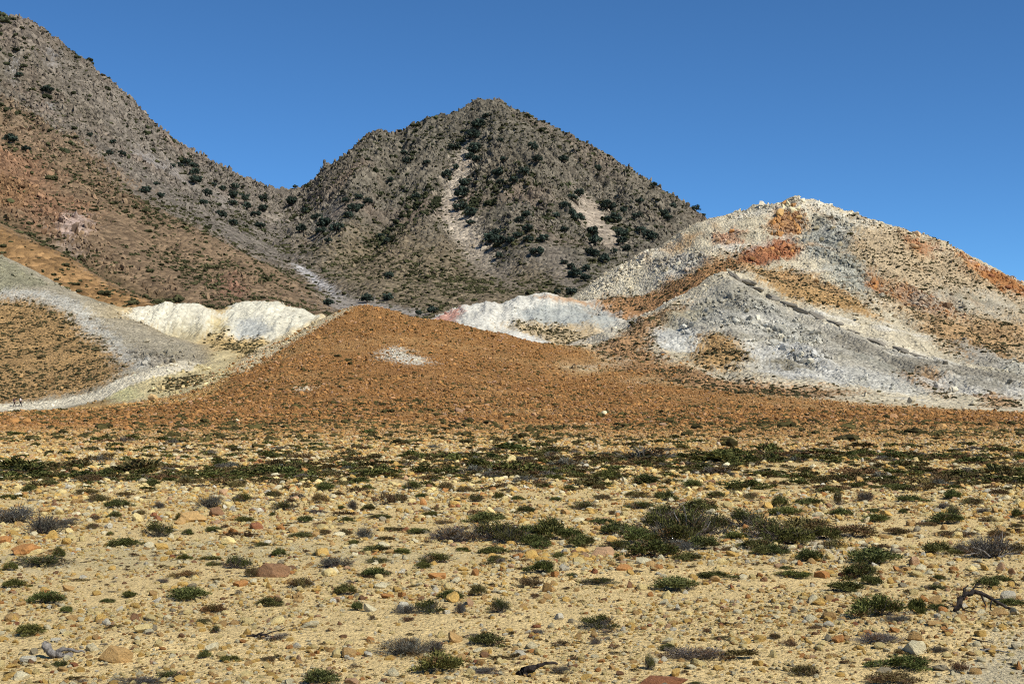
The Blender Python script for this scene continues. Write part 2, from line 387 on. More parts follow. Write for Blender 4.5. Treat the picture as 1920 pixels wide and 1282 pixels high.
patches = [
    # rocky hill, upper face
    ([(1600, 402), (1740, 442), (1860, 498), (1990, 585), (1990, 700), (1840, 655), (1700, 600), (1600, 560), (1560, 480)], lin(189, 165, 128), 5, 16, .85, 'tan', 300),
    ([(1120, 560), (1200, 548), (1300, 506), (1400, 462), (1440, 470), (1420, 498), (1330, 530), (1230, 585), (1170, 600), (1110, 585)], lin(175, 130, 85), 3, 10, .95, 'tan', 350),
    ([(1390, 478), (1440, 446), (1490, 444), (1502, 476), (1450, 494), (1400, 500)], lin(171, 115, 79), 2, 8, 1, 'borange', 350),
    ([(1446, 388), (1500, 384), (1506, 428), (1478, 448), (1444, 432)], lin(170, 124, 82), 2, 7, .9, 'borange', 380),
    ([(1330, 442), (1384, 420), (1402, 450), (1350, 466)], lin(192, 147, 114), 2, 7, .85, 'borange', 380),
    ([(1240, 455), (1300, 430), (1310, 445), (1250, 475)], lin(185, 149, 104), 2, 7, .8, '', 380),
    ([(1512, 420), (1560, 398), (1605, 440), (1575, 492), (1508, 482)], lin(156, 154, 140), 3, 8, 1, 'bgrey', 380),
    ([(1230, 480), (1290, 468), (1330, 490), (1270, 524), (1225, 515)], lin(168, 162, 149), 3, 8, .9, 'bgrey', 380),
    ([(1545, 492), (1600, 482), (1655, 540), (1600, 562), (1550, 522)], lin(164, 163, 148), 3, 9, .9, 'bgrey', 340),
    ([(1625, 510), (1660, 530), (1654, 556), (1628, 546)], ORANGE, 2, 6, .95, 'borange', 340),
    ([(1695, 440), (1762, 456), (1744, 472), (1692, 456)], lin(178, 126, 86), 2.5, 7, .85, 'borange', 360),
    ([(1796, 470), (1890, 512), (1925, 536), (1930, 566), (1850, 534), (1806, 500)], ORANGE, 3, 9, .95, 'borange', 360),
    ([(1665, 525), (1760, 562), (1806, 604), (1742, 592), (1678, 562)], lin(170, 119, 73), 3, 9, .9, 'borange', 320),
    ([(1400, 506), (1480, 504), (1560, 542), (1650, 592), (1736, 642), (1690, 652), (1600, 612), (1560, 600), (1480, 560), (1424, 530)], TAN, 2.5, 9, 1, 'tan', 330),
    ([(1690, 580), (1800, 610), (1930, 610), (1930, 650), (1840, 662), (1750, 632)], lin(177, 143, 100), 4, 12, .9, 'tan', 300),
    ([(1770, 630), (1860, 652), (1925, 682), (1850, 692), (1776, 660)], lin(173, 137, 92), 3, 10, .9, 'tan', 290),
    ([(1690, 560), (1720, 580), (1930, 600), (1930, 575), (1830, 548), (1760, 545)], lin(177, 172, 153), 4, 10, .7, '', 330),
    ([(1370, 392), (1440, 384), (1512, 373), (1570, 394), (1640, 414), (1640, 424), (1550, 402), (1505, 392), (1440, 398), (1375, 408)], lin(206, 198, 176), 2, 6, .9, 'bgrey', 405),
    ([(1090, 548), (1160, 500), (1260, 442), (1290, 440), (1200, 500), (1120, 552)], lin(214, 204, 180), 2, 6, .6, 'bgrey', 400),
    # knoll
    ([(1375, 520), (1400, 528), (1450, 553), (1500, 577), (1560, 609), (1700, 668), (1930, 708), (1930, 772), (1750, 742), (1600, 722), (1450, 718), (1392, 692), (1402, 640), (1290, 640), (1230, 622), (1300, 560)], GREY, 3, 10, 1, '', 250),
    ([(1110, 658), (1180, 616), (1245, 582), (1292, 562), (1262, 600), (1228, 622), (1222, 660), (1256, 684), (1392, 716), (1500, 730), (1640, 736), (1500, 748), (1380, 742), (1200, 704)], lin(168, 130, 89), 3, 9, .95, 'tan', 225),
    ([(1284, 652), (1340, 630), (1392, 648), (1402, 680), (1370, 698), (1300, 684)], TAN, 2, 8, 1, 'tan', 240),
    ([(1226, 622), (1284, 610), (1306, 640), (1272, 660), (1232, 654)], lin(198, 196, 184), 2, 7, .9, '', 250),
    ([(1402, 652), (1480, 646), (1560, 690), (1690, 722), (1560, 722), (1440, 708)], lin(204, 200, 186), 2.5, 8, .95, '', 240),
    ([(1430, 672), (1492, 668), (1542, 694), (1470, 698)], lin(132, 123, 99), 2, 7, .9, '', 240),
    ([(1300, 580), (1400, 560), (1480, 600), (1540, 640), (1480, 660), (1400, 620), (1320, 612)], lin(172, 169, 154), 3, 8, .7, 'bgrey', 250),
    ([(1600, 660), (1700, 676), (1760, 700), (1680, 700), (1610, 684)], lin(149, 146, 129), 3, 8, .7, '', 240),
    ([(1800, 640), (1925, 690), (1925, 710), (1800, 676)], lin(172, 170, 156), 3, 9, .8, '', 250),
    ([(1462, 655), (1530, 660), (1545, 690), (1500, 688)], lin(186, 183, 172), 2, 6, .7, 'bgrey', 240),
    ([(1690, 702), (1740, 690), (1784, 722), (1772, 750), (1718, 734)], lin(180, 145, 103), 2, 7, .9, 'tan', 225),
    ([(1828, 738), (1880, 734), (1912, 762), (1850, 766)], lin(181, 144, 102), 2, 7, .9, 'tan', 220),
    ([(1560, 622), (1700, 674), (1925, 712), (1925, 722), (1700, 694), (1560, 642)], lin(146, 138, 120), 2, 7, .75, '', 240),
    ([(1700, 706), (1925, 728), (1925, 748), (1750, 736)], lin(200, 195, 180), 2, 7, .8, '', 230),
    ([(1580, 690), (1680, 712), (1768, 742), (1700, 742), (1570, 714)], lin(198, 194, 178), 2, 7, .8, '', 230),
    ([(1790, 702), (1900, 720), (1870, 738), (1784, 722)], lin(150, 143, 124), 2, 6, .75, '', 230),
    ([(1300, 568), (1360, 530), (1400, 545), (1440, 580), (1380, 590), (1310, 590)], lin(152, 146, 128), 2.5, 7, .7, '', 250),
    ([(1240, 596), (1290, 580), (1330, 590), (1300, 604), (1250, 614)], lin(150, 142, 112), 2, 6, .6, '', 250),
    ([(1402, 514), (1480, 508), (1560, 542), (1650, 592), (1736, 642), (1690, 648), (1600, 608), (1560, 592), (1480, 552), (1424, 524)], lin(186, 150, 104), 2.5, 8, .95, 'tan', 346),
    # white mounds
    ([(960, 592), (1000, 574), (1100, 572), (1165, 594), (1130, 622), (1000, 604)], lin(176, 178, 168), 2.5, 8, .9, '', 330),
    ([(806, 606), (850, 582), (872, 578), (852, 602), (826, 610)], lin(190, 137, 116), 2, 6, .9, '', 360),
    ([(930, 606), (1060, 606), (1110, 640), (1040, 646), (990, 630)], lin(188, 162, 117), 2.5, 8, .85, 'tan', 320),
    ([(930, 624), (1000, 630), (1050, 652), (985, 650)], lin(216, 212, 198), 1.5, 6, .9, '', 300),
    ([(1060, 612), (1110, 606), (1135, 622), (1100, 640)], lin(194, 166, 118), 2, 6, .7, '', 320),
    ([(1000, 552), (1080, 561), (1135, 574), (1080, 570), (1010, 558)], lin(190, 150, 110), 1, 5, .8, '', 380),
    # pale mounds
    ([(226, 592), (270, 568), (372, 570), (406, 592), (412, 628), (300, 626)], lin(216, 208, 182), 1.5, 7, 1, '', 345),
    ([(408, 640), (416, 588), (440, 570), (490, 562), (590, 588), (600, 610), (520, 640)], lin(216, 209, 184), 1.5, 7, 1, '', 335),
    ([(394, 596), (420, 596), (428, 636), (394, 636)], lin(192, 174, 126), 1.5, 5, .8, '', 340),
    ([(440, 602), (480, 596), (512, 620), (484, 642), (440, 632)], lin(178, 178, 168), 2, 7, .9, '', 335),
    ([(290, 610), (370, 606), (400, 640), (320, 640)], lin(186, 175, 141), 2, 7, .7, '', 335),
    ([(380, 630), (520, 640), (500, 665), (420, 662)], lin(204, 174, 118), 2, 7, .8, 'tan', 280),
    ([(395, 660), (440, 655), (450, 680), (415, 700), (390, 696)], lin(212, 194, 146), 1.5, 6, .8, '', 245),
    # spur
    ([(-120, 556), (60, 556), (130, 588), (190, 638), (246, 690), (190, 728), (0, 762), (-120, 776)], lin(172, 139, 93), 3, 10, 1, 'tan', 255),
    ([(-120, 540), (80, 544), (150, 570), (235, 650), (290, 694), (248, 692), (190, 640), (130, 590), (60, 558), (-120, 558)], lin(196, 192, 177), 2.5, 9, .85, '', 270),
    ([(-120, 470), (0, 482), (60, 510), (95, 536), (0, 546), (-120, 540)], lin(145, 141, 112), 2.5, 8, .8, '', 300),
    ([(180, 742), (280, 700), (345, 684), (380, 684), (436, 700), (366, 736), (250, 754)], lin(214, 196, 146), 1.5, 7, 1, '', 235),
    ([(300, 715), (360, 700), (400, 706), (350, 728), (290, 738)], lin(196, 168, 114), 2, 5, .6, 'tan', 235),
    ([(-140, 786), (100, 770), (190, 751), (250, 756), (362, 738), (420, 706), (440, 705), (400, 740), (300, 775), (100, 795), (-140, 806)], lin(186, 152, 98), 1.5, 6, 1, '', 190),
    ([(262, 652), (322, 658), (345, 684), (296, 692), (240, 672)], lin(146, 138, 122), 2, 6, .8, 'bgrey', 270),
    ([(204, 738), (248, 724), (262, 748), (214, 754)], lin(208, 199, 145), 1.5, 6, .9, '', 235),
    # ochre hill
    ([(436, 692), (480, 654), (560, 614), (640, 579), (668, 577), (606, 610), (545, 646), (490, 680), (455, 702)], lin(214, 196, 156), 1.2, 6, .95, '', 240),
    ([(715, 656), (738, 650), (766, 664), (800, 672), (796, 687), (762, 684), (720, 675)], lin(221, 212, 189), 2, 6, .95, '', 215),
    ([(552, 727), (582, 724), (582, 732), (556, 734)], lin(212, 197, 167), 1, 4, .9, '', 180),
    ([(1062, 795), (1120, 793), (1122, 800), (1064, 802)], lin(207, 183, 141), 1, 4, .7, '', 90),
    # the plain
    ([(1330, 988), (1440, 984), (1500, 1000), (1560, 1020), (1680, 1030), (1560, 1040), (1480, 1022), (1390, 1040), (1340, 1030)], lin(212, 201, 172), .5, 1.5, .9, '', 10),
    ([(1840, 1215), (1960, 1195), (1980, 1300), (1760, 1300), (1800, 1262)], lin(187, 179, 152), .3, 1, .7, '', 8),
    ([(150, 1030), (420, 1005), (700, 1030), (960, 1040), (700, 1056), (420, 1048), (150, 1075)], lin(205, 186, 137), .5, 2, .8, '', 10),
    ([(1560, 868), (1640, 862), (1760, 872), (1800, 884), (1640, 876)], lin(209, 187, 143), .6, 2, .8, '', 20),
    ([(640, 860), (700, 856), (730, 862), (670, 866)], lin(218, 205, 169), .6, 2, .8, '', 20),
    ([(-40, 1045), (60, 1030), (140, 1050), (100, 1075), (-40, 1080)], lin(202, 185, 142), .4, 1.5, .7, '', 10),
]
PATHPX = [(-60, 764), (100, 752), (180, 735), (222, 711), (290, 690), (345, 677), (376, 681), (362, 693), (300, 704), (234, 728), (192, 750), (100, 769), (-60, 782)]
for i, (poly, rgb, wp, wlen, k, kind, dmin) in enumerate(patches):
    m = patch_mask(T1, poly, wp, wlen, dmin, seed=i * 3)
    C1 = paint(C1, m, rgb, k)
    if kind == 'tan': tanmask1 = np.maximum(tanmask1, m)
    elif kind == 'bgrey': boulders_grey = np.maximum(boulders_grey, m); tanmask1 *= (1 - m)
    elif kind == 'borange': boulders_orange = np.maximum(boulders_orange, m); tanmask1 *= (1 - m)
    elif Y.max() and dmin > 200: tanmask1 *= (1 - m)
pathmask = patch_mask(T1, PATHPX, .6, 4, 230, seed=200)
C1 = paint(C1, pathmask, lin(226, 214, 184), 1.0)
tanmask1 *= 1 - pathmask; boulders_grey *= 1 - pathmask
# mottling of the ground itself: mineral stains in streaks and blotches
rocky = np.clip(R1[RH] + R1[SP] + R1[WM] + R1[PM], 0, 1)
st = fbm(X, Y, 12, 5, 71, .65)
C1 *= (1 + rocky * (0.30 * st + .22 * fbm(X * .5, Y, 6, 4, 73, .65)) + (1 - rocky) * 0.10 * fbm(X, Y, 3, 4, 75))[..., None]
stain = np.clip(ridged(X + .4 * Y, Y * .45, 16, 4, 77) - .28, 0, 1) * 1.6 * R1[RH] * sstep(345, 375, Y)
C1 = paint(C1, np.clip(stain, 0, .5), lin(188, 148, 100))
crust = np.clip(2.2 * fbm(X, Y, 15, 4, 171, .6) - .25, 0, 1) * R1[RH] * (Y > 235) * (1 - tanmask1)
dusk = np.clip(2.4 * fbm(X * .7, Y, 11, 4, 175, .6) - .35, 0, 1) * (R1[RH] + .8 * R1[SP]) * (Y > 235) * (1 - tanmask1)
C1 = paint(C1, crust * .8, lin(228, 222, 204)); C1 = paint(C1, np.clip(dusk, 0, 1) * .6, lin(138, 130, 104))
C1 = np.clip(C1, 0.02, 0.8)

X, Y = T2.X, T2.Y
ROCK2 = lin(116, 109, 94)
C2 = R2[LM][..., None] * lin(128, 119, 106) + R2[MM][..., None] * ROCK2 + R2[FH][..., None] * lin(152, 116, 72)
talus = np.zeros(X.shape); cragm = np.zeros(X.shape); gully = np.zeros(X.shape)
patches2 = [
    ([(-380, 30), (-150, 110), (0, 176), (60, 222), (150, 272), (230, 342), (300, 398), (400, 442), (480, 482), (560, 522), (640, 576), (640, 660), (-380, 660)], lin(137, 114, 87), 14, 50, .92, '', 425),
    ([(-200, 240), (0, 278), (60, 292), (112, 350), (162, 402), (130, 442), (60, 422), (-200, 330)], lin(149, 114, 86), 10, 30, .8, '', 480),
    ([(-200, 300), (0, 330), (50, 350), (40, 400), (-200, 360)], lin(153, 119, 81), 8, 30, .6, '', 480),
    ([(120, 400), (170, 405), (160, 430), (122, 452), (110, 440)], lin(186, 164, 149), 4, 12, .85, 't', 480),
    ([(230, 440), (300, 440), (420, 500), (520, 550), (480, 560), (380, 510), (280, 470)], lin(147, 123, 95), 8, 30, .7, '', 480),
    ([(60, 452), (160, 475), (165, 492), (120, 488)], lin(179, 160, 144), 4, 12, .6, '', 480),
    ([(400, 525), (440, 520), (460, 555), (420, 560)], lin(142, 102, 84), 5, 14, .6, '', 480),
    ([(-300, 330), (-50, 404), (60, 452), (130, 488), (200, 532), (280, 568), (300, 600), (-300, 640)], lin(160, 124, 80), 3, 14, .8, '', 425, 482),
    ([(560, 440), (700, 440), (860, 450), (920, 500), (1020, 510), (1080, 560), (960, 600), (700, 600), (620, 550)], lin(134, 119, 94), 14, 40, .85, '', 520),
    ([(866, 258), (894, 256), (878, 318), (860, 362), (878, 405), (914, 452), (930, 496), (888, 490), (854, 456), (828, 410), (824, 362), (846, 312)], lin(196, 181, 158), 5, 14, .95, 't', 600),
    ([(860, 440), (930, 490), (1000, 550), (940, 540), (880, 500)], lin(143, 132, 116), 7, 18, .6, 't', 560),
    ([(1086, 345), (1126, 378), (1160, 430), (1166, 480), (1120, 458), (1070, 392)], lin(184, 168, 146), 5, 14, .95, 't', 600),
    ([(1000, 450), (1060, 470), (1090, 540), (1060, 550), (1010, 500)], lin(141, 130, 115), 8, 18, .6, 't', 560),
    ([(600, 380), (640, 370), (640, 420), (600, 470), (585, 440)], lin(154, 146, 133), 7, 16, .6, 't', 640),
    ([(500, 372), (530, 372), (526, 420), (508, 440), (502, 400)], lin(166, 155, 139), 5, 14, .8, 't', 640),
    ([(320, 290), (352, 318), (366, 345), (340, 335), (318, 310)], lin(165, 155, 143), 5, 14, .8, 't', 640),
    ([(250, 260), (300, 290), (330, 300), (290, 315), (250, 290)], lin(159, 152, 144), 6, 16, .6, 't', 640),
    ([(84, 178), (98, 178), (96, 210), (88, 205)], lin(174, 169, 161), 3, 10, .9, 't', 640),
    ([(20, 80), (30, 82), (28, 140), (20, 130)], lin(170, 165, 157), 3, 10, .8, 't', 640),
    ([(85, 90), (115, 95), (105, 120), (85, 110)], lin(166, 162, 157), 5, 14, .7, 't', 640),
    ([(405, 330), (420, 336), (430, 395), (400, 380)], lin(165, 155, 142), 5, 14, .6, 't', 640),
    ([(556, 492), (600, 522), (648, 560), (634, 562), (590, 532), (550, 500)], lin(194, 190, 184), 2.5, 8, .9, 't', 520),
    ([(600, 548), (680, 560), (770, 580), (810, 592), (700, 596), (620, 575)], lin(160, 152, 141), 4, 12, .8, 't', 500),
]
for poly in ([(-120, 262), (60, 292), (120, 340), (172, 405), (150, 482), (120, 440), (60, 420), (-120, 380)], [(150, 440), (270, 538), (330, 556), (300, 566), (160, 492)], [(395, 522), (450, 518), (475, 560), (420, 562)], [(180, 340), (260, 390), (240, 410), (170, 370)]):
    cragm = np.maximum(cragm, patch_mask(T2, poly, 8, 20, 470, seed=400))
gully = patch_mask(T2, [(-120, 350), (0, 408), (60, 436), (130, 472), (200, 516), (270, 548), (350, 570), (430, 586), (330, 592), (262, 566), (190, 532), (60, 452), (-120, 378)], 3, 12, 470, seed=420)
for i, (poly, rgb, wp, wlen, k, kind, dmin, *dm) in enumerate(patches2):
    m = patch_mask(T2, poly, wp, wlen, dmin, *(dm or [1e9]), seed=300 + i * 3)
    C2 = paint(C2, m, rgb, k)
    if kind == 't': talus = np.maximum(talus, m)
# relief of the mountains: ribs and ravines run downhill, scree chutes stay smooth and sunken
sx, sy, _z = w3(905, 180, 930)
th = np.arctan2(X - sx, -(Y - sy - 40)); rr_ = np.hypot(X - sx, Y - sy - 40)
rib_m = ridged(th * 170, rr_ * .22, 26, 4, 52, .6)
cl = .8 * X + .6 * Y; dl = .6 * X - .8 * Y
rib_l = ridged(cl, dl * .22, 34, 4, 54, .6)
ribs = R2[MM] * rib_m * sstep(15, 130, rr_) + (R2[LM] + .6 * R2[FH]) * rib_l
fade = sstep(420, 520, Y)
def blur(m, r):
    for ax in (0, 1):
        for _ in range(2):
            c = np.cumsum(np.pad(m, [(r + 1, r) if a == ax else (0, 0) for a in (0, 1)], mode='edge'), axis=ax)
            n = m.shape[ax]
            m = (np.take(c, np.arange(n) + 2 * r + 1, axis=ax) - np.take(c, np.arange(n), axis=ax)) / (2 * r + 1)
    return m
calm = 1 - .92 * np.clip(blur(talus, 9) * 2.2, 0, 1)
rel = (0.35 + .9 * rock_m) * 8.5 * ribs
rel += (0.20 + rock_m) * 4.2 * ridged(X, Y, 20, 4, 53, .6)
rel += (0.12 + rock_m) * 1.9 * ridged(X, Y, 6.5, 3, 57, .6)
rel += (0.2 + 0.8 * rock_m) * 0.7 * fbm(X, Y, 3, 2, 59)
T2.Z += rel * fade * calm
# settle the crests back to the heights of the skyline lines, which the relief had lifted
for pts_ in (next(l[1] for l in L2[4:] if l[0] == LM) + next(l[1] for l in L2[12:] if l[0] == MM),):
    ax = np.array([w3(*q)[0] / (w3(*q)[1] + T2.apex) for q in pts_]); az = np.array([(w3(*q)[2] - CZ) / q[2] for q in pts_]); ad = np.array([q[2] for q in pts_])
    o_ = np.argsort(ax); ax, az, ad = ax[o_], az[o_], ad[o_]
    colsel = (us2 >= ax[0]) & (us2 <= ax[-1])
    zt = np.interp(us2, ax, az); dr = np.interp(us2, ax, ad)
    ex = np.max(np.where(Y > dr - 150, (T2.Z - CZ) / Y, -9), axis=0) - zt
    k_ = np.ones(17) / 17
    ex = np.convolve(np.pad(np.clip(ex + .0012, -.01, .03), 8, mode='edge'), k_, 'valid') * colsel
    T2.Z -= ex * Y * sstep(dr - 170, dr - 30, Y)
C2 *= (1 + (1 - .7 * talus) * (0.26 * fbm(X, Y, 30, 5, 81, .65) + 0.20 * rock_m * ridged(X, Y, 9, 3, 85)))[..., None]
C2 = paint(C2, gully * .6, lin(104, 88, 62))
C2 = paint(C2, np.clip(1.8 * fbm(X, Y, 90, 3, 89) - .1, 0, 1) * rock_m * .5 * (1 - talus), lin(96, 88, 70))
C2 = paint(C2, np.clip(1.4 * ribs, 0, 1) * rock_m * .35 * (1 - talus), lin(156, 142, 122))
pinkish = np.clip(fbm(X, Y, 60, 3, 88) - .1, 0, 1) * rock_m
C2 = paint(C2, np.clip(pinkish, 0, .5), lin(146, 122, 104))
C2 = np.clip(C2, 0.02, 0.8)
# ================ MESHES
def mesh_np(name, V, Fq, cols=None, smooth=True):
    me = bpy.data.meshes.new(name)
    V = np.ascontiguousarray(V, np.float32); Fq = np.ascontiguousarray(Fq, np.int32)
    k = Fq.shape[1]
    me.vertices.add(len(V)); me.vertices.foreach_set('co', V.ravel())
    me.loops.add(Fq.size); me.loops.foreach_set('vertex_index', Fq.ravel())
    me.polygons.add(len(Fq)); me.polygons.foreach_set('loop_start', np.arange(0, Fq.size, k, dtype=np.int32))
    me.polygons.foreach_set('use_smooth', np.full(len(Fq), smooth))
    if cols is not None:
        a = me.attributes.new('col', 'FLOAT_COLOR', 'POINT')
        a.data.foreach_set('color', np.c_[cols, np.ones(len(V))].astype(np.float32).ravel())
    me.update(calc_edges=True)
    return me

def link(name, data, parent=None, mat=None):
    o = bpy.data.objects.new(name, data)
    COL.objects.link(o)
    if parent is not None: o.parent = parent
    if mat is not None:
        if len(data.materials) == 0: data.materials.append(mat)
    return o

def tag(o, label=None, cat=None, group=None, kind=None):
    if label: o['label'] = label
    if cat: o['category'] = cat
    if group: o['group'] = group
    if kind: o['kind'] = kind
    return o

# ------------------------------------------------------------------ materials
class NT:
    def __init__(s, name):
        s.m = bpy.data.materials.new(name); s.m.use_nodes = True
        s.n = s.m.node_tree.nodes; s.l = s.m.node_tree.links; s.n.clear()
        s.out = s.n.new('ShaderNodeOutputMaterial'); s.b = s.n.new('ShaderNodeBsdfPrincipled')
        s.b.inputs['Roughness'].default_value = 0.95
        s.b.inputs['Specular IOR Level'].default_value = 0.08
        s.l.new(s.b.outputs[0], s.out.inputs[0])
        s.tc = s.n.new('ShaderNodeTexCoord')
    def noise(s, scale, detail=4, rough=.6, vec='Object'):
        t = s.n.new('ShaderNodeTexNoise'); t.inputs['Scale'].default_value = scale
        t.inputs['Detail'].default_value = detail; t.inputs['Roughness'].default_value = rough
        s.l.new(s.tc.outputs[vec], t.inputs['Vector']); return t.outputs['Fac']
    def voro(s, scale, feature='F1', out='Distance', rnd=1.0):
        t = s.n.new('ShaderNodeTexVoronoi'); t.feature = feature; t.inputs['Scale'].default_value = scale
        t.inputs['Randomness'].default_value = rnd
        s.l.new(s.tc.outputs['Object'], t.inputs['Vector']); return t.outputs[out]
    def rng(s, v, a, b, c, d):
        t = s.n.new('ShaderNodeMapRange'); s.l.new(v, t.inputs[0])
        for i, x in enumerate((a, b, c, d)): t.inputs[i + 1].default_value = x
        return t.outputs[0]
    def math(s, op, a, b):
        t = s.n.new('ShaderNodeMath'); t.operation = op
        for i, v in enumerate((a, b)):
            if isinstance(v, (int, float)): t.inputs[i].default_value = v
            else: s.l.new(v, t.inputs[i])
        return t.outputs[0]
    def mix(s, fac, a, b, mode='MIX'):
        t = s.n.new('ShaderNodeMix'); t.data_type = 'RGBA'; t.blend_type = mode
        for i, v in ((0, fac), (6, a), (7, b)):
            if isinstance(v, (int, float)): t.inputs[i].default_value = v
            elif isinstance(v, (tuple, list, np.ndarray)): t.inputs[i].default_value = (*[float(q) for q in v[:3]], 1)
            else: s.l.new(v, t.inputs[i])
        return t.outputs[2]
    def grey(s, v):
        t = s.n.new('ShaderNodeCombineColor')
        for i in range(3): s.l.new(v, t.inputs[i])
        return t.outputs[0]
    def attr(s, name, typ='GEOMETRY'):
        t = s.n.new('ShaderNodeAttribute'); t.attribute_type = typ; t.attribute_name = name; return t.outputs['Color']
    def bump(s, h, dist, strength=1.0, prev=None):
        t = s.n.new('ShaderNodeBump'); t.inputs['Distance'].default_value = dist; t.inputs['Strength'].default_value = strength
        s.l.new(h, t.inputs['Height'])
        if prev is not None: s.l.new(prev, t.inputs['Normal'])
        return t.outputs[0]
    def done(s, color, normal=None):
        if isinstance(color, (tuple, list, np.ndarray)): s.b.inputs[0].default_value = (*[float(q) for q in color[:3]], 1)
        else: s.l.new(color, s.b.inputs[0])
        if normal is not None: s.l.new(normal, s.b.inputs['Normal'])
        return s.m

def terrain_mat(name, cell, var=.5, bumpd=.1, fine=None, vein=None):
    t = NT(name)
    c = t.attr('col')
    cellc = t.voro(cell, out='Color')
    sep = t.n.new('ShaderNodeSeparateColor'); t.l.new(cellc, sep.inputs[0])
    v = t.rng(sep.outputs[0], 0, 1, 1 - var, 1 + var * .8)
    n1 = t.rng(t.noise(cell * .35, 5, .7), .3, .7, 1 - var * .7, 1 + var * .6)
    k = t.math('MULTIPLY', v, n1)
    c = t.mix(1.0, c, t.grey(k), 'MULTIPLY')
    if vein is not None:
        f = t.rng(t.noise(cell * .12, 6, .7), .52, .66, 0, vein[1])
        c = t.mix(f, c, vein[0])
    h = t.math('ADD', t.math('MULTIPLY', t.voro(cell), -1.0), t.math('MULTIPLY', t.noise(cell * .5, 6, .7), 1.4))
    nrm = t.bump(h, bumpd)
    if fine:
        nrm = t.bump(t.math('MULTIPLY', t.voro(fine), -1.0), bumpd * .3, 1.0, nrm)
    return t.done(c, nrm)

M_GROUND = terrain_mat('sandy_ground', 18, .22, .035, fine=55)
M_OCHRE = terrain_mat('ochre_rubble', 2.6, .40, .30)
M_ROCKY = terrain_mat('weathered_pale_rock', 1.3, .28, .5)
M_SPUR = terrain_mat('grey_scree', 1.6, .32, .5)
M_PALE = terrain_mat('pale_sulphurous_soil', 1.0, .18, .4)
M_MTN = terrain_mat('mountain_rock', .42, .42, 1.8)

def split_terrain(T, C, mats):
    nr, nc = T.X.shape
    idx = np.arange(nr * nc).reshape(nr, nc)
    quads = np.stack([idx[:-1, :-1], idx[:-1, 1:], idx[1:, 1:], idx[1:, :-1]], -1).reshape(-1, 4)
    own = T.own[:-1, :-1].ravel()
    V = np.stack([T.X, T.Y, T.Z], -1).reshape(-1, 3); Cf = C.reshape(-1, 3)
    out = {}
    for k, n in enumerate(T.names):
        q = quads[own == k]
        u, inv = np.unique(q, return_inverse=True)
        Vn, Cn, q = V[u], Cf[u], inv.reshape(-1, 4)
        if n == G:                          # the plain goes on beneath and behind the hills as far as the horizon
            m = len(Vn)
            far = np.array([(-9000, -3000, -1.6), (9000, -3000, -1.6), (9000, 12000, -1.6), (-9000, 12000, -1.6)])
            Vn = np.r_[Vn, far]; Cn = np.r_[Cn, np.tile(SAND, (4, 1))]; q = np.r_[q, [[m, m + 1, m + 2, m + 3]]]
        me = mesh_np(n, Vn, q, Cn)
        o = link(n, me, None, mats[n])
        tag(o, kind='structure')
        out[n] = o
    return out
TO = split_terrain(T1, C1, {G: M_GROUND, OH: M_OCHRE, RH: M_ROCKY, SP: M_SPUR, PM: M_PALE, WM: M_PALE})
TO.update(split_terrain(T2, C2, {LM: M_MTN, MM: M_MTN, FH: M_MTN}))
for n, l in ((G, 'stony yellow plain with low shrubs reaching to the foot of the hills'), (OH, 'broad ochre rubble hill in the middle with white spots'),
             (RH, 'pale grey and orange rocky hill with blocky summit'), (SP, 'grey scree spur with brown dotted slope above the path'),
             (PM, 'two cream coloured mounds behind the gully'), (WM, 'low white mounds behind the ochre hill'),
             (LM, 'grey mountain with brown lower slope, cut off by the frame'), (MM, 'dark pointed mountain with scree chutes'), (FH, 'brown foothill slope behind the grey spur')):
    TO[n]['label'] = l

# ------------------------------------------------------------------ stones
from mathutils import noise as mn
def rock_mesh(name, seed, sub, cuts, rough=.16, flat=True):
    r = random.Random(seed)
    bm = bmesh.new()
    bmesh.ops.create_icosphere(bm, subdivisions=sub, radius=.5)
    off = Vector((r.uniform(-50, 50), r.uniform(-50, 50), r.uniform(-50, 50)))
    planes = []
    for _ in range(cuts):
        d = Vector((r.gauss(0, 1), r.gauss(0, 1), r.gauss(0, .8))).normalized()
        planes.append((d, r.uniform(.26, .42) if cuts < 11 else r.uniform(.14, .34)))
    for v in bm.verts:
        n = v.co.normalized()
        v.co += n * (mn.noise(v.co * 2.2 + off) * rough + mn.noise(v.co * 5 + off) * rough * .35)
        for d, h in planes:
            t = v.co.dot(d) - h
            if t > 0: v.co -= d * t * .93
        if sub >= 3:
            v.co += n * mn.noise(v.co * 11 + off) * .012
    me = bpy.data.meshes.new(name)
    bm.to_mesh(me); bm.free()
    for p in me.polygons: p.use_smooth = not flat
    return me

def stone_mat(name, typ):
    t = NT(name)
    if typ == 'OBJ':
        oi = t.n.new('ShaderNodeObjectInfo'); c = oi.outputs['Color']; sc = 1.0
    else:
        c = t.attr('col', 'INSTANCER')
    k = t.math('MULTIPLY', t.rng(t.noise(3.0, 5, .7), .3, .7, .72, 1.22), t.rng(t.noise(14, 4, .7), .3, .7, .85, 1.12))
    c2 = t.mix(1.0, c, t.grey(k), 'MULTIPLY')
    f = t.rng(t.noise(1.7, 4, .65), .52, .68, 0, .35)
    c2 = t.mix(f, c2, t.mix(1.0, c, (1.0, .84, .66), 'MULTIPLY'))
    nrm = t.bump(t.noise(9, 6, .75), .06)
    return t.done(c2, nrm)
M_STONE = stone_mat('field_stone', 'OBJ')
M_STONE_I = stone_mat('loose_stones', 'INST')

def src_collection(name, objs_meshes, mat):
    c = bpy.data.collections.new(name)
    for i, me in enumerate(objs_meshes):
        if len(me.materials) == 0: me.materials.append(mat)
        o = bpy.data.objects.new(f'{name}_{i:02d}', me)
        c.objects.link(o)
    return c

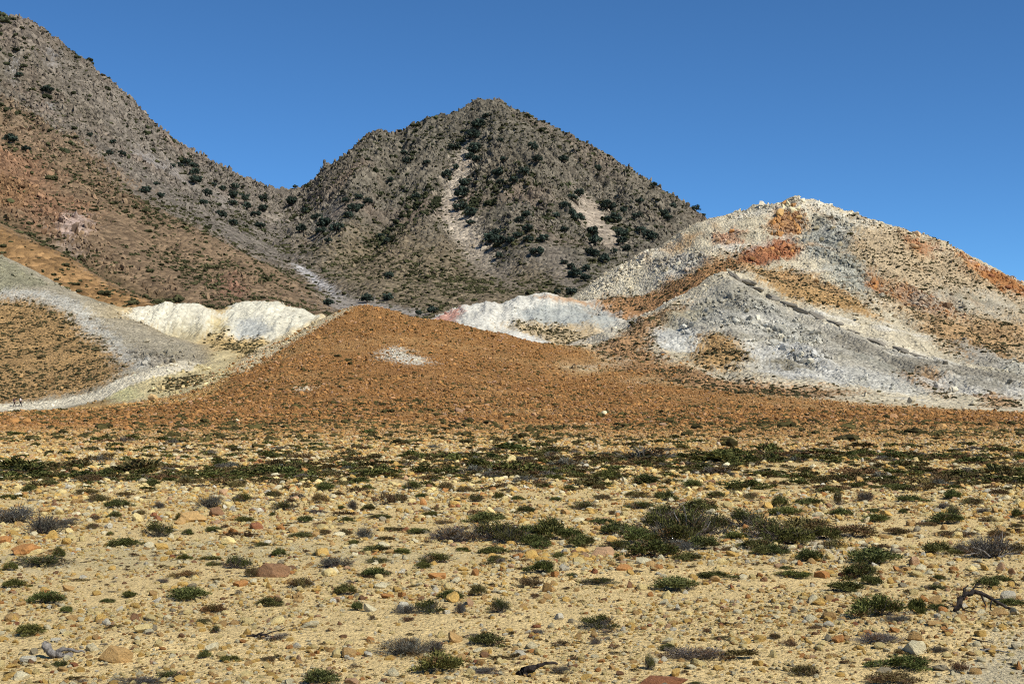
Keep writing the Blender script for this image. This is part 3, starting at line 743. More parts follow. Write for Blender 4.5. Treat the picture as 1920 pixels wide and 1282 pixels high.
def scatter(name, P, R, S, I, Cc, coll, label=None):
    """uncountable small things: one object whose copies are set at the given points"""
    me = bpy.data.meshes.new(name)
    n = len(P)
    me.vertices.add(n); me.vertices.foreach_set('co', np.ascontiguousarray(P, np.float32).ravel())
    for an, arr, ty, key in (('rot', R, 'FLOAT_VECTOR', 'vector'), ('scl', S, 'FLOAT_VECTOR', 'vector'), ('col', np.c_[Cc, np.ones(n)], 'FLOAT_COLOR', 'color'), ('idx', I, 'INT', 'value')):
        a = me.attributes.new(an, ty, 'POINT')
        a.data.foreach_set(key, np.ascontiguousarray(arr, np.int32 if ty == 'INT' else np.float32).ravel())
    o = link(name, me)
    ng = bpy.data.node_groups.new(name, 'GeometryNodeTree')
    ng.interface.new_socket('Geometry', in_out='INPUT', socket_type='NodeSocketGeometry')
    ng.interface.new_socket('Geometry', in_out='OUTPUT', socket_type='NodeSocketGeometry')
    N = ng.nodes; Lk = ng.links
    gi = N.new('NodeGroupInput'); go = N.new('NodeGroupOutput')
    m2p = N.new('GeometryNodeMeshToPoints')
    ip = N.new('GeometryNodeInstanceOnPoints'); ci = N.new('GeometryNodeCollectionInfo')
    ci.inputs['Collection'].default_value = coll
    ci.inputs['Separate Children'].default_value = True
    ci.inputs['Reset Children'].default_value = True
    ip.inputs['Pick Instance'].default_value = True
    def na(nm, ty):
        q = N.new('GeometryNodeInputNamedAttribute'); q.data_type = ty; q.inputs['Name'].default_value = nm
        return q.outputs['Attribute']
    Lk.new(gi.outputs[0], m2p.inputs[0]); Lk.new(m2p.outputs[0], ip.inputs['Points'])
    Lk.new(ci.outputs[0], ip.inputs['Instance'])
    Lk.new(na('idx', 'INT'), ip.inputs['Instance Index'])
    e2r = N.new('FunctionNodeEulerToRotation')
    Lk.new(na('rot', 'FLOAT_VECTOR'), e2r.inputs[0]); Lk.new(e2r.outputs[0], ip.inputs['Rotation'])
    Lk.new(na('scl', 'FLOAT_VECTOR'), ip.inputs['Scale'])
    Lk.new(ip.outputs[0], go.inputs[0])
    md = o.modifiers.new('scatter', 'NODES'); md.node_group = ng
    tag(o, label=label, kind='stuff')
    return o

CRAG = src_collection('crag_source', [rock_mesh(f'crag_{i}', 160 + i, 2, 11, .34) for i in range(8)], M_STONE_I)
PEB = src_collection('pebble_source', [rock_mesh(f'pebble_{i}', 100 + i, 2, 10, .24) for i in range(10)], M_STONE_I)

PAL = {'pale yellow': lin(236, 212, 146, .95), 'cream': lin(234, 220, 176, .95), 'yellow ochre': lin(222, 182, 104, .95), 'tan': lin(204, 166, 108, .95), 'orange': lin(208, 150, 90),
       'brown': lin(160, 122, 88), 'grey': lin(178, 165, 134), 'white': lin(238, 228, 198), 'pinkish': lin(212, 172, 130), 'reddish': lin(174, 118, 82)}
pk = list(PAL)
pv = np.array([PAL[k] for k in pk])

def foc_at(x, y):
    return np.clip(sstep(36, 135, y + 26 * fbm(x, y, 30, 4, 61)), 0, 1)

def stone_field(name, px_or_xy, T, med, sig, weights, smax, label, flatten=.65, sink=.2, tint=None, tw=0.0):
    x, y = px_or_xy
    n = len(x)
    z = T.height(x, y)
    s = np.minimum(med * np.exp(rng.normal(0, sig, n)), smax)
    S = np.c_[s * rng.uniform(.8, 1.35, n), s * rng.uniform(.75, 1.2, n), s * flatten * rng.uniform(.7, 1.25, n)]
    P = np.c_[x, y, z + S[:, 2] * (.5 - sink - .12)]
    R = np.c_[rng.normal(0, .25, n), rng.normal(0, .25, n), rng.uniform(0, 6.28, n)]
    w = np.array([weights.get(k, 0) for k in pk], float); w /= w.sum()
    ci = rng.choice(len(pk), n, p=w)
    Cc = pv[ci] * rng.uniform(.78, 1.15, n)[:, None]
    f = foc_at(x, y)[:, None]
    Cc = Cc * (1 - f) + f * OCHRE * rng.uniform(.75, 1.6, n)[:, None]
    return scatter(name, P, R, S, rng.integers(0, 10, n), Cc, PEB, label)

def grid_pick(T, wgt, n):
    """n random places on the terrain, likelier where wgt is large"""
    w = np.clip(wgt, 0, None).ravel().astype(float)
    cs = np.cumsum(w)
    k = np.searchsorted(cs, rng.uniform(0, cs[-1], n))
    k = np.clip(k, 0, len(w) - 1)
    r, c = np.unravel_index(k, T.X.shape)
    r = np.clip(r, 0, len(T.ys) - 2); c = np.clip(c, 0, len(T.us) - 2)
    a = rng.uniform(0, 1, n); b = rng.uniform(0, 1, n)
    y = T.ys[r] + (T.ys[r + 1] - T.ys[r]) * a
    x = (T.us[c] + (T.us[c + 1] - T.us[c]) * b) * (y + T.apex)
    return x, y, r, c

# pebbles of the plain
n = 300000
yy = (12.5 ** .55 + rng.uniform(0, 1, n) * (118 ** .55 - 12.5 ** .55)) ** (1 / .55)
xx = rng.uniform(-1, 1, n) * (.40 * yy + 5.5)
clump = fbm(xx, yy, 4, 3, 91) + .6 * fbm(xx, yy, .9, 2, 93)
keep = rng.uniform(0, 1, n) < np.clip(.70 + 1.5 * clump, .14, 1)
dpx = HY + F * CZ / yy
ppx = xx / yy * F + CX
smooth_band = (np.abs(dpx - 1046 - 8 * np.sin(ppx / 140)) < 22) & (ppx < 980) | ((np.abs(dpx - 1195) < 12) & (ppx > 300) & (ppx < 900))
keep &= ~(smooth_band & (rng.uniform(0, 1, n) < .6))
xx, yy = xx[keep], yy[keep]
n = len(xx)
med = .031 * (yy / 15) ** .70
W_PLAIN = {'pale yellow': 4.5, 'cream': 2.4, 'yellow ochre': 3.2, 'tan': 2.2, 'orange': .55, 'brown': .4, 'grey': .35, 'white': .4, 'pinkish': .35, 'reddish': .12}
stone_field('pebbles', (xx, yy), T1, med, .58, W_PLAIN, .30, 'countless small yellow stones strewn over the plain', .62, .18)

# rubble of the ochre hill and of its foot
X, Y = T1.X, T1.Y
cell = np.gradient(Y, axis=0) * np.gradient(X, axis=1)
wv = (R1[OH] + .8 * R1[G]) * sstep(78, 135, Y) * (Y < 312) * (1 - pathmask) * cell * np.clip(.75 + 1.1 * fbm(X, Y, 14, 3, 95), .15, 2) / (Y / 150) ** 1.2
x_, y_, r_, c_ = grid_pick(T1, wv, 62000)
n = len(x_)
loc = np.where((rng.uniform(0, 1, n) < .4)[:, None], OCHRE, C1[r_, c_])
s = .21 * (y_ / 150) ** .55 * np.exp(rng.normal(0, .45, n)); s = np.minimum(s, 1.1)
S = np.c_[s * rng.uniform(.8, 1.4, n), s * rng.uniform(.7, 1.2, n), s * .62 * rng.uniform(.7, 1.3, n)]
Cc = loc * rng.uniform(.62, 1.5, n)[:, None] * np.array((1.0, .98, .94)) + rng.uniform(0, .10, n)[:, None] * (rng.uniform(0, 1, n) < .18)[:, None]
scatter('rubble', np.c_[x_, y_, T1.height(x_, y_) + S[:, 2] * .2], np.c_[rng.normal(0, .3, n), rng.normal(0, .3, n), rng.uniform(0, 6.28, n)], S, rng.integers(0, 10, n), np.clip(Cc, .02, .8), PEB,
        'loose ochre stones covering the middle hill and its foot')

# blocks on the rocky hill
def blocks(name, wgt, n, med, sig, mul, label, smax=3.2):
    x, y, r, c = grid_pick(T1, wgt * cell, n)
    s = np.minimum(med * np.exp(rng.normal(0, sig, n)), smax)
    S = np.c_[s * rng.uniform(.8, 1.3, n), s * rng.uniform(.8, 1.2, n), s * rng.uniform(.6, 1.0, n)]
    Cc = np.clip(C1[r, c] * rng.uniform(*mul, n)[:, None], .02, .8)
    scatter(name, np.c_[x, y, T1.height(x, y) + S[:, 2] * .15], np.c_[rng.normal(0, .4, n), rng.normal(0, .4, n), rng.uniform(0, 6.28, n)], S, rng.integers(0, 8, n), Cc, CRAG, label)
lump = np.clip(.35 + 1.6 * fbm(X, Y, 9, 3, 97), 0, 2)
blocks('grey_blocks', boulders_grey * lump, 5200, .75, .5, (.8, 1.35), 'grey rock rubble on the rocky hill')
blocks('orange_blocks', boulders_orange * lump, 2600, .75, .45, (.75, 1.3), 'orange rock rubble on the rocky hill')
loose = np.clip(R1[RH] + .9 * R1[SP] + .5 * R1[WM] + .4 * R1[PM], 0, 1) * (Y > 228) * (Y < 442) * np.clip(.1 + 1.9 * fbm(X, Y, 15, 4, 99), 0.02, 2)
blocks('hillside_stones', loose, 10000, .34, .7, (.7, 1.3), 'scattered stones on the pale hillsides', 2.0)

# ------------------------------------------------------------------ plants
def leaf_mat(name, typ='GEOMETRY', use_inst=False):
    t = NT(name)
    c = t.attr('col')
    if use_inst:
        c = t.mix(1.0, c, t.attr('col', 'INSTANCER'), 'MULTIPLY')
    else:
        oi = t.n.new('ShaderNodeObjectInfo')
        c = t.mix(1.0, c, oi.outputs['Color'], 'MULTIPLY')
    t.b.inputs['Roughness'].default_value = .8
    return t.done(c)
M_LEAF = leaf_mat('shrub_leaves'); M_LEAF_I = leaf_mat('ground_cover_leaves', use_inst=True)
tw = NT('dry_twigs')
oi = tw.n.new('ShaderNodeObjectInfo')
M_TWIG = tw.done(tw.mix(1.0, tw.mix(tw.rng(tw.noise(9, 3), .35, .65, 0, 1), (.05, .042, .036), (.17, .155, .135)), oi.outputs['Color'], 'MULTIPLY'))
bk = NT('bark')
M_BARK = bk.done(bk.mix(bk.rng(bk.noise(12, 4), .35, .65, 0, 1), (.05, .04, .03), (.13, .105, .08)))

def tube(V, Fc, pts, r0, r1, sides=3):
    """a tapering tube through pts, appended to lists"""
    n = len(pts); b = len(V)
    for i, p in enumerate(pts):
        p = Vector(p)
        d = (Vector(pts[min(i + 1, n - 1)]) - Vector(pts[max(i - 1, 0)])).normalized()
        a = d.orthogonal().normalized(); c = d.cross(a)
        r = r0 + (r1 - r0) * i / (n - 1)
        for k in range(sides):
            t = 2 * math.pi * k / sides
            V.append(p + (a * math.cos(t) + c * math.sin(t)) * r)
    for i in range(n - 1):
        for k in range(sides):
            k2 = (k + 1) % sides
            Fc.append((b + i * sides + k, b + i * sides + k2, b + (i + 1) * sides + k2, b + (i + 1) * sides + k))

def leaves(seed, nclump, per, h, base, tip, llen, lwid, spread=.47, up=.9, brown=0.0):
    r = np.random.default_rng(seed)
    V = []; Cc = []
    dome = []
    lob = r.uniform(0, 6.28, 3)
    for _ in range(nclump):
        a = r.uniform(0, 6.28); q = math.sqrt(r.uniform(0, 1)) * spread
        q *= .72 + .2 * math.sin(2 * a + lob[0]) + .15 * math.sin(3 * a + lob[1])
        x, y = q * math.cos(a), q * math.sin(a)
        zt = h * max(.25, (1 - (q / (spread * 1.15)) ** 2)) * r.uniform(.55, 1.05)
        cr = r.uniform(.09, .16)
        cshade = r.uniform(.7, 1.3)
        isb = r.uniform() < brown
        for _ in range(per):
            d = np.array((r.normal(0, .75), r.normal(0, .75), abs(r.normal(0, .8)) * up + .15)); d /= np.linalg.norm(d)
            st = np.array((x, y, zt * .35)) + d * cr * r.uniform(.1, 1) * np.array((1, 1, .5)) + np.array((0, 0, zt * r.uniform(0, .45)))
            st[2] = max(st[2], .01)
            ln = llen * r.uniform(.6, 1.4); e = st + d * ln
            sd = np.cross(d, r.normal(0, 1, 3)); sd /= np.linalg.norm(sd) + 1e-9
            m = st + d * ln * .5
            wdt = lwid * r.uniform(.6, 1.3)
            V += [st, m + sd * wdt, e, m - sd * wdt]
            f = r.uniform(0, 1)
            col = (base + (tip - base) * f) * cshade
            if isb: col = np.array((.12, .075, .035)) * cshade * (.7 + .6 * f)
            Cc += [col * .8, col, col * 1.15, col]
    V = np.array(V); Cc = np.array(Cc)
    Fq = np.arange(len(V)).reshape(-1, 4)
    return V, Fq, Cc

def twig_lists(seed, n, h, spread, r0=.008, up=.8, segs=3, fork=2, wob=.05):
    r = random.Random(seed)
    V = []; Fc = []
    for _ in range(n):
        a = r.uniform(0, 6.28); el = r.uniform(.15, 1.3) * up
        ln = r.uniform(.5, 1.0)
        d = Vector((math.cos(a) * math.cos(el), math.sin(a) * math.cos(el), math.sin(el)))
        p = Vector((r.gauss(0, spread * .22), r.gauss(0, spread * .22), 0))
        pts = [p.copy()]
        for k in range(segs):
            d2 = Vector((d.x * spread, d.y * spread, d.z * h)) * ln / segs
            p = p + d2 + Vector((r.gauss(0, wob * .5), r.gauss(0, wob * .5), r.gauss(0, wob * .25)))
            p.z = max(p.z, .005)
            pts.append(p.copy())
        tube(V, Fc, pts, r0 * r.uniform(.7, 1.3), r0 * .25, 3)
        for _ in range(fork):
            k = r.randint(1, segs - 1) if segs > 1 else 0
            s0 = pts[k]; e = s0 + (pts[-1] - pts[0]) * r.uniform(.25, .5) + Vector((r.gauss(0, .08), r.gauss(0, .08), abs(r.gauss(0, .05))))
            tube(V, Fc, [s0, (s0 + e) * .5 + Vector((r.gauss(0, .02), r.gauss(0, .02), .01)), e], r0 * .55, r0 * .2, 3)
    return V, Fc

def py_mesh(name, V, Fc, smooth=True):
    me = bpy.data.meshes.new(name)
    me.from_pydata([tuple(v) for v in V], [], [tuple(int(i) for i in f) for f in Fc])
    for p in me.polygons: p.use_smooth = smooth
    me.update(); return me

GB, GT = np.array((.040, .046, .012)), np.array((.145, .146, .046))
OB, OT = np.array((.060, .048, .016)), np.array((.190, .150, .062))
KB, KT = np.array((.06, .056, .046)), np.array((.18, .165, .135))
KINDS = {}
for i in range(5):   # g: green cushions
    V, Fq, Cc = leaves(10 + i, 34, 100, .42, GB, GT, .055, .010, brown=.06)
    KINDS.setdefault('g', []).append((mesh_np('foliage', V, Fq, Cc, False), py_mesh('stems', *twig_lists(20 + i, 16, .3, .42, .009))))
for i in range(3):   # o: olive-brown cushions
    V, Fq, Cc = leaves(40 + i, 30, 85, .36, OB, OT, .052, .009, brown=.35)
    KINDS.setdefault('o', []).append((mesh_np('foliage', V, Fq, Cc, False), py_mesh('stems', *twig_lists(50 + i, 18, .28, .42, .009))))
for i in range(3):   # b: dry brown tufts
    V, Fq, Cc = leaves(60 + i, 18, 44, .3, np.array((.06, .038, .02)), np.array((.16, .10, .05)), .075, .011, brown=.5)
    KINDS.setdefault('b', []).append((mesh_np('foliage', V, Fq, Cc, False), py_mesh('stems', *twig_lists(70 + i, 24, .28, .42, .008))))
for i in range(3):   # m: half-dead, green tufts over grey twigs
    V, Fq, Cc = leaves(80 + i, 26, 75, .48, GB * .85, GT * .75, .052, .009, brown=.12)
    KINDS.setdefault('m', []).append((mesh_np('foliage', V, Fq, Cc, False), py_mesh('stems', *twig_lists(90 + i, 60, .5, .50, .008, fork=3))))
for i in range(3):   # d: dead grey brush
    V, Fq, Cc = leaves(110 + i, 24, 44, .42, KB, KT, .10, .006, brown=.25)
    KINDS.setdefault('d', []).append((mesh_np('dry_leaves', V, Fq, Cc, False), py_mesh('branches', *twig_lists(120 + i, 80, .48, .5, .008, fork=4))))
for k in KINDS:
    for a, b in KINDS[k]:
        a.materials.append(M_LEAF); b.materials.append(M_TWIG)

THINGS = []          # (object, description, px, py, category, group) to be labelled at the end
kcount = {k: 0 for k in KINDS}
def shrub(px, py, w, h, kind, dmin=0):
    p = T1.at(px, py, dmin)
    d = p[1]
    wm, hm = w / F * d, h / F * d
    va = KINDS[kind]; i = kcount[kind]; kcount[kind] += 1
    fol, stm = va[i % len(va)]
    e = bpy.data.objects.new({'g': 'green_shrub', 'o': 'olive_shrub', 'b': 'dry_tuft', 'm': 'half_dead_shrub', 'd': 'dead_shrub'}[kind], None)
    COL.objects.link(e)
    e.empty_display_size = .1
    ratio = {'g': .42, 'o': .36, 'b': .30, 'm': .50, 'd': .46}[kind]
    yaw = random.uniform(0, 6.28)
    # seen from a low height a cushion's depth adds to its visible height
    tilt = CZ / d
    dep = min(wm, max(.5 * wm, .45 * hm / max(tilt, .05)))
    vis = max(.35 * hm, hm - dep * tilt * .55)
    e.location = (p[0], p[1] + dep * .42, float(T1.height(np.array([p[0]]), np.array([p[1] + dep * .42]))[0]) - .01)
    e.scale = (wm * 1.22, dep * 1.15, vis / ratio * 1.22)
    br = random.uniform(.8, 1.25)
    for nm, me in (('foliage' if kind != 'd' else 'dry_leaves', fol), ('stems' if kind != 'd' else 'branches', stm)):
        o = bpy.data.objects.new(nm, me); COL.objects.link(o); o.parent = e
        o.rotation_euler = (0, 0, yaw)
        o.color = (br * random.uniform(.9, 1.12), br, br * random.uniform(.85, 1.1), 1)
    size = 'large' if w >= 75 else 'broad' if w >= 55 else 'middling' if w >= 36 else 'small' if w >= 22 else 'tiny'
    THINGS.append((e, (size, {'g': 'green cushion shrub', 'o': 'olive-brown cushion shrub', 'b': 'dry brown tuft', 'm': 'half-dead grey-green shrub', 'd': 'dead grey brush'}[kind]), px, py, 'shrub',
                   {'g': 'green shrubs on the plain', 'o': 'olive shrubs on the plain', 'b': 'dry tufts on the plain', 'm': 'half-dead shrubs on the plain', 'd': 'dead shrubs on the plain'}[kind]))
    return e

SHRUBS = '''g 22 1103 45 20;g 78 1133 72 28;g 120 1150 28 16;g 47 1195 65 27;g 108 1250 30 14;g 237 1121 34 14;g 200 1130 32 10;g 345 1128 88 30;o 395 1151 50 20;o 378 1170 36 14;m 403 1187 16 18;g 382 1235 25 18;g 430 1241 45 15;m 310 1275 45 22;d 262 1284 90 20;d 303 1093 22 12;o 342 1084 62 16
o 563 1104 52 22;g 646 1117 42 24;g 505 1138 56 22;g 668 1145 26 20;m 800 1152 60 34;d 757 1152 40 22;g 843 1125 44 22;o 895 1118 40 24;m 937 1150 40 34;o 697 1083 60 14;d 862 1150 20 24;b 765 1166 30 12;d 755 1232 92 45;d 812 1224 40 28;g 828 1264 95 48;g 915 1213 70 30;d 910 1265 60 18;g 598 1286 75 35;o 500 1240 35 12;o 545 1236 18 8;b 513 1163 18 10;b 628 1130 18 8;b 600 1138 22 8;b 697 1162 16 10
g 1272 1112 92 32;m 1126 1098 70 18;m 1122 1183 80 36;b 995 1103 60 22;b 1002 1122 22 12;g 1255 1222 34 17;d 1310 1240 110 32;m 1218 1256 22 34;b 1050 1212 32 14;d 1116 1208 18 16;d 1005 1188 30 12;d 1052 1264 40 22;g 1345 1088 72 18;o 1360 1199 50 9;g 1075 1083 26 9;b 1330 1186 24 10;m 1305 1284 30 10;b 1078 1237 18 9
g 1650 1158 105 48;g 1595 1112 80 26;g 1638 1097 48 20;g 1725 1152 40 34;d 1690 1166 50 16;m 1755 1106 50 14;g 1855 1103 45 24;g 1882 1091 45 14;g 1765 1146 45 18;g 1900 1136 60 18;d 1650 1210 82 26;d 1765 1224 34 16;g 1700 1260 106 36;o 1513 1270 62 26;o 1682 1287 110 30;o 1455 1199 28 14;b 1480 1212 36 12;b 1805 1262 40 22;g 1490 1085 72 16;b 1530 1180 30 10;b 1590 1245 26 10;g 1765 1088 28 12
g 88 911 42 12;g 50 921 32 12;g 15 936 60 12;o 160 906 60 18;o 155 928 60 12;o 178 943 50 18;g 215 953 50 18;o 230 931 40 10;d 12 982 86 38;d 78 1002 66 40;d 118 986 44 16;o 100 959 28 8;g 213 971 26 14;b 175 977 25 12;o 170 992 30 12;g 205 1004 15 9;m 290 1008 56 34;g 225 1026 70 20;g 108 1049 26 26;m 60 1064 110 26;g 15 1071 26 18;g 350 1003 23 12;g 397 997 38 12;g 455 979 42 12;d 390 953 48 28;m 450 942 35 22;g 345 1050 28 14;g 390 1051 42 10;g 397 1061 30 10;g 418 1025 16 7;m 440 1067 52 30;o 470 1082 32 20;g 283 912 32 13;o 345 911 40 18;d 295 953 22 14;o 438 915 34 12;b 420 990 18 8;g 335 975 16 14;o 262 965 22 10
g 605 921 40 18;o 508 934 38 15;o 597 945 32 20;o 632 930 24 9;m 525 957 46 20;b 720 947 42 22;o 748 943 40 18;d 660 957 18 24;g 690 958 27 14;d 590 963 38 10;g 570 980 34 15;g 640 955 17 8;g 647 979 28 12;g 710 973 42 10;g 807 967 34 10;g 790 937 30 14;m 770 919 38 22;g 675 906 34 12;g 690 919 22 12;o 835 921 34 18;o 872 923 36 12;m 890 941 32 18;g 565 1008 58 13;o 607 1003 26 12;o 645 1004 28 14;d 682 1010 34 24;g 660 1021 30 10;o 720 1013 40 10;o 735 996 72 9;g 782 1002 52 14;d 850 1018 95 38;m 925 1018 95 45;g 910 982 82 24;g 490 1024 27 10;g 522 1044 27 18;g 702 1036 58 17;g 752 1039 40 14;m 812 1056 62 26;m 705 1056 54 14;d 625 1066 62 26;g 792 1066 38 14;g 868 1034 30 10;g 925 1039 58 17;g 932 1056 42 16;g 700 1083 56 22;g 510 967 14 8;b 545 942 24 9;o 830 983 40 9;b 600 985 22 8;g 935 935 22 14
g 985 963 36 16;g 970 938 25 10;g 1043 939 30 9;g 1068 921 28 12;m 1095 956 52 18;o 1130 937 40 12;o 1125 919 30 12;o 1195 934 52 14;g 1250 940 44 22;g 1210 908 50 20;g 1140 902 60 22;g 1300 916 42 18;m 1200 955 62 18;g 1032 1012 66 42;g 985 1008 64 26;g 1017 1031 52 18;g 1090 1028 58 26;g 1130 984 56 14;g 1048 1047 30 14;g 1014 1077 52 28;m 1240 1006 92 50;m 1295 1012 90 66;g 1225 1048 100 40;m 1160 1032 62 26;g 1320 962 72 28;m 1400 990 72 42;d 1275 1034 60 24;g 1382 1012 52 17;o 1370 1033 42 10;g 1430 1042 40 20;m 1180 1008 44 22;o 1150 965 30 9;g 1385 920 44 16;b 1280 958 26 9;g 1345 935 40 14;o 1410 935 36 12
m 1262 1022 90 50;g 1200 1022 72 34;g 1322 1032 72 30;m 1342 1004 72 46;m 1440 1012 82 46;g 1500 1024 82 34;g 1548 1014 72 30;m 1250 984 72 44;g 1160 1004 60 26;g 1290 1052 60 20;g 1070 1014 60 26;g 1000 1024 60 24;m 960 1020 62 36;g 1420 1032 62 24;o 1570 1030 60 18;g 1465 952 32 24;g 1520 947 62 16;g 1480 968 74 20;m 1573 947 18 30;g 1580 967 46 15;d 1625 940 32 22;g 1715 942 56 15;g 1790 937 42 20;o 1830 948 52 16;d 1775 954 26 14;g 1640 961 32 9;g 1695 963 20 10;g 1650 980 62 17;g 1785 984 72 24;o 1742 987 52 10;o 1860 979 36 10;g 1910 971 26 18;d 1850 963 30 12;o 1520 1002 120 32;m 1475 1022 90 44;o 1610 1010 104 28;g 1460 1042 62 23;g 1522 1054 62 28;g 1650 1060 112 34;g 1770 1042 64 28;d 1868 1048 76 52;d 1815 1040 50 24;o 1800 1008 92 14;o 1912 1040 40 22;g 1620 1090 74 36;g 1475 1068 26 9;o 1690 1004 56 16;m 1790 970 30 26;o 1880 1010 50 16;b 1660 1030 34 12;o 1910 990 30 10;g 1560 925 50 14;o 1880 930 44 14;g 1700 920 60 14;g 1620 915 46 12'''
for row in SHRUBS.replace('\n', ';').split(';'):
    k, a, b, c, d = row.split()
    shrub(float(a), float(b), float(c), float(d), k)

# ground cover of the farther plain: too dense to count
cov = []
for k, ws in (('g', (0, 1, 2, 3, 4)), ('o', (0, 1, 2)), ('b', (0, 1)), ('d', (0, 1))):
    for i in ws:
        if k == 'g': a = leaves(210 + i, 16, 26, .40, GB, GT, .13, .030, brown=.08)
        elif k == 'o': a = leaves(220 + i, 14, 24, .34, OB, OT, .13, .028, brown=.35)
        elif k == 'b': a = leaves(230 + i, 12, 22, .30, np.array((.06, .04, .02)), np.array((.14, .09, .045)), .12, .022, brown=.5)
        else: a = leaves(240 + i, 14, 26, .42, KB, KT, .16, .012, brown=.2)
        cov.append(mesh_np(f'cover_{k}{i}', *a, False))
COVER = src_collection('ground_cover_source', cov, M_LEAF_I)

def band(px, py):
    """how thickly low plants stand on the plain, following the damp lines across it"""
    def b(y0, s, x0, x1, k): return k * np.exp(-((py - y0) / s) ** 2) * sstep(x0 - 60, x0 + 60, px) * sstep(x1 + 60, x1 - 60, px)
    t = b(858, 7, 310, 1000, 1.0) + b(888, 12, -400, 330, .9) + b(890, 12, 230, 620, 1.2) + b(886, 9, 600, 1000, .75)
    t += b(866, 13, 960, 1450, 1.1) + b(893, 10, 980, 1500, .5) + b(860, 9, 1350, 2400, 1.0) + b(893, 14, 1600, 2400, .95) + b(915, 12, 1380, 2400, .55)
    t += b(880, 8, 1150, 1400, .6) + b(835, 14, -400, 500, .10) + b(840, 10, 500, 2400, .07) + .075 * sstep(800, 840, py) * sstep(985, 940, py)
    t += b(935, 22, 1400, 2100, .22) + b(925, 25, -100, 500, .20) + b(1000, 20, 1500, 2100, .12)
    t = t * sstep(928, 902, py)
    return t * (1 - .85 * np.exp(-((px - 1640) / 130) ** 2 - ((py - 874) / 7) ** 2))
n = 74000
d_ = 1 / rng.uniform(1 / 104, 1 / 30, n)
px_ = rng.uniform(-380, 2300, n)
py_ = HY + F * CZ / d_
x_ = (px_ - CX) / F * d_
g_ = np.clip(.85 + 1.9 * fbm(x_, d_ * .6, 6, 3, 131) + .8 * fbm(x_, d_, 1.4, 2, 133), 0, 2)
keep = rng.uniform(0, 1, n) < np.clip(band(px_, py_) * g_, 0, 1) * .35
x_, d_, px_ = x_[keep], d_[keep], px_[keep]
n = len(x_)
ki = rng.choice(4, n, p=(.40, .36, .16, .08))
I = np.where(ki == 0, rng.integers(0, 5, n), np.where(ki == 1, 5 + rng.integers(0, 3, n), np.where(ki == 2, 8 + rng.integers(0, 2, n), 10 + rng.integers(0, 2, n))))
s = .46 * np.exp(rng.normal(0, .42, n)) * (d_ / 60) ** .25
S = np.c_[s * rng.uniform(.9, 1.6, n), s * rng.uniform(.8, 1.2, n), s * rng.uniform(.35, .85, n)]
br = rng.uniform(.7, 1.35, n)
scatter('ground_cover', np.c_[x_, d_, T1.height(x_, d_)], np.c_[np.zeros(n), np.zeros(n), rng.uniform(-.6, .6, n)], S, I, np.c_[br * rng.uniform(.9, 1.1, n), br, br * .95], COVER,
        'low green and olive scrub growing in dense bands across the plain')
print('ground cover', n)
n = 9000
yl = (12.5 ** .6 + rng.uniform(0, 1, n) * (60 ** .6 - 12.5 ** .6)) ** (1 / .6)
xl = rng.uniform(-1, 1, n) * (.40 * yl + 5)
kl = rng.uniform(0, 1, n) < np.clip(.4 + 1.6 * fbm(xl, yl, 2.2, 3, 181), .05, 1)
xl, yl = xl[kl], yl[kl]; n = len(xl)
sl_ = .075 * np.exp(rng.normal(0, .5, n)) * (yl / 20) ** .6
scatter('plant_litter', np.c_[xl, yl, T1.height(xl, yl) + .002], np.c_[np.zeros(n), np.zeros(n), rng.uniform(0, 6.28, n)], np.c_[sl_ * rng.uniform(.9, 2.2, n), sl_, sl_ * rng.uniform(.3, .9, n)], 5 + rng.integers(0, 7, n), rng.uniform(.7, 1.3, n)[:, None] * np.array((1, .95, .9)), COVER,
        'bits of dry plants and tiny sprigs scattered over the gravel')

# sparse scrub of the fan and the slopes
def blob_mesh(seed, nb, jit=.22):
    r = random.Random(seed)
    V = []; Fc = []; Cc = []
    for _ in range(nb):
        bm = bmesh.new(); bmesh.ops.create_icosphere(bm, subdivisions=1, radius=r.uniform(.2, .34))
        o = Vector((r.uniform(-.28, .28), r.uniform(-.28, .28), r.uniform(.08, .3)))
        b = len(V)
        f = r.uniform(.6, 1.4)
        for v in bm.verts:
            V.append(v.co * r.uniform(1 - jit * 1.5, 1 + jit * 1.5) + o); Cc.append(np.array((.055, .052, .026)) * f * r.uniform(.6, 1.5))
        for p in bm.faces: Fc.append([b + v.index for v in p.verts])
        bm.free()
    return mesh_np(f'scrub_{seed}', np.array([tuple(v) for v in V]), np.array(Fc), np.array(Cc), False)
SCRUB = src_collection('scrub_source', [blob_mesh(300 + i, 4 + i % 3) for i in range(6)], M_LEAF_I)
def scrub(name, T, wgt, n, med, sig, tint, label, hz=.7):
    x, y, r, c = grid_pick(T, wgt, n)
    n = len(x)
    s = med * np.exp(rng.normal(0, sig, n))
    S = np.c_[s * rng.uniform(.9, 1.4, n), s, s * hz * rng.uniform(.7, 1.2, n)]
    br = rng.uniform(.6, 1.35, n)
    t = np.array(tint)
    scatter(name, np.c_[x, y, T.height(x, y) - .05 * s], np.c_[np.zeros(n), np.zeros(n), rng.uniform(0, 6.28, n)], S, rng.integers(0, 6, n), br[:, None] * t, SCRUB, label)
X, Y = T1.X, T1.Y
scrub('slope_scrub', T1, tanmask1 * cell * (Y < 440) * np.clip(.6 + fbm(X, Y, 12, 3, 141), .1, 2), 15000, .46, .4, (1.0, .92, .78), 'small dark bushes dotting the tan slopes')
scrub('fan_scrub', T1, (R1[OH] + R1[G]) * cell * sstep(62, 100, Y) * (Y < 310) / (Y / 120) ** 1.3 * (1 - pathmask) * np.clip(.4 + 1.3 * fbm(X, Y, 20, 3, 143), .05, 2), 20000, .30, .45, (1.15, 1.0, .65), 'small brown and olive tufts on the ochre hill')
X, Y = T2.X, T2.Y
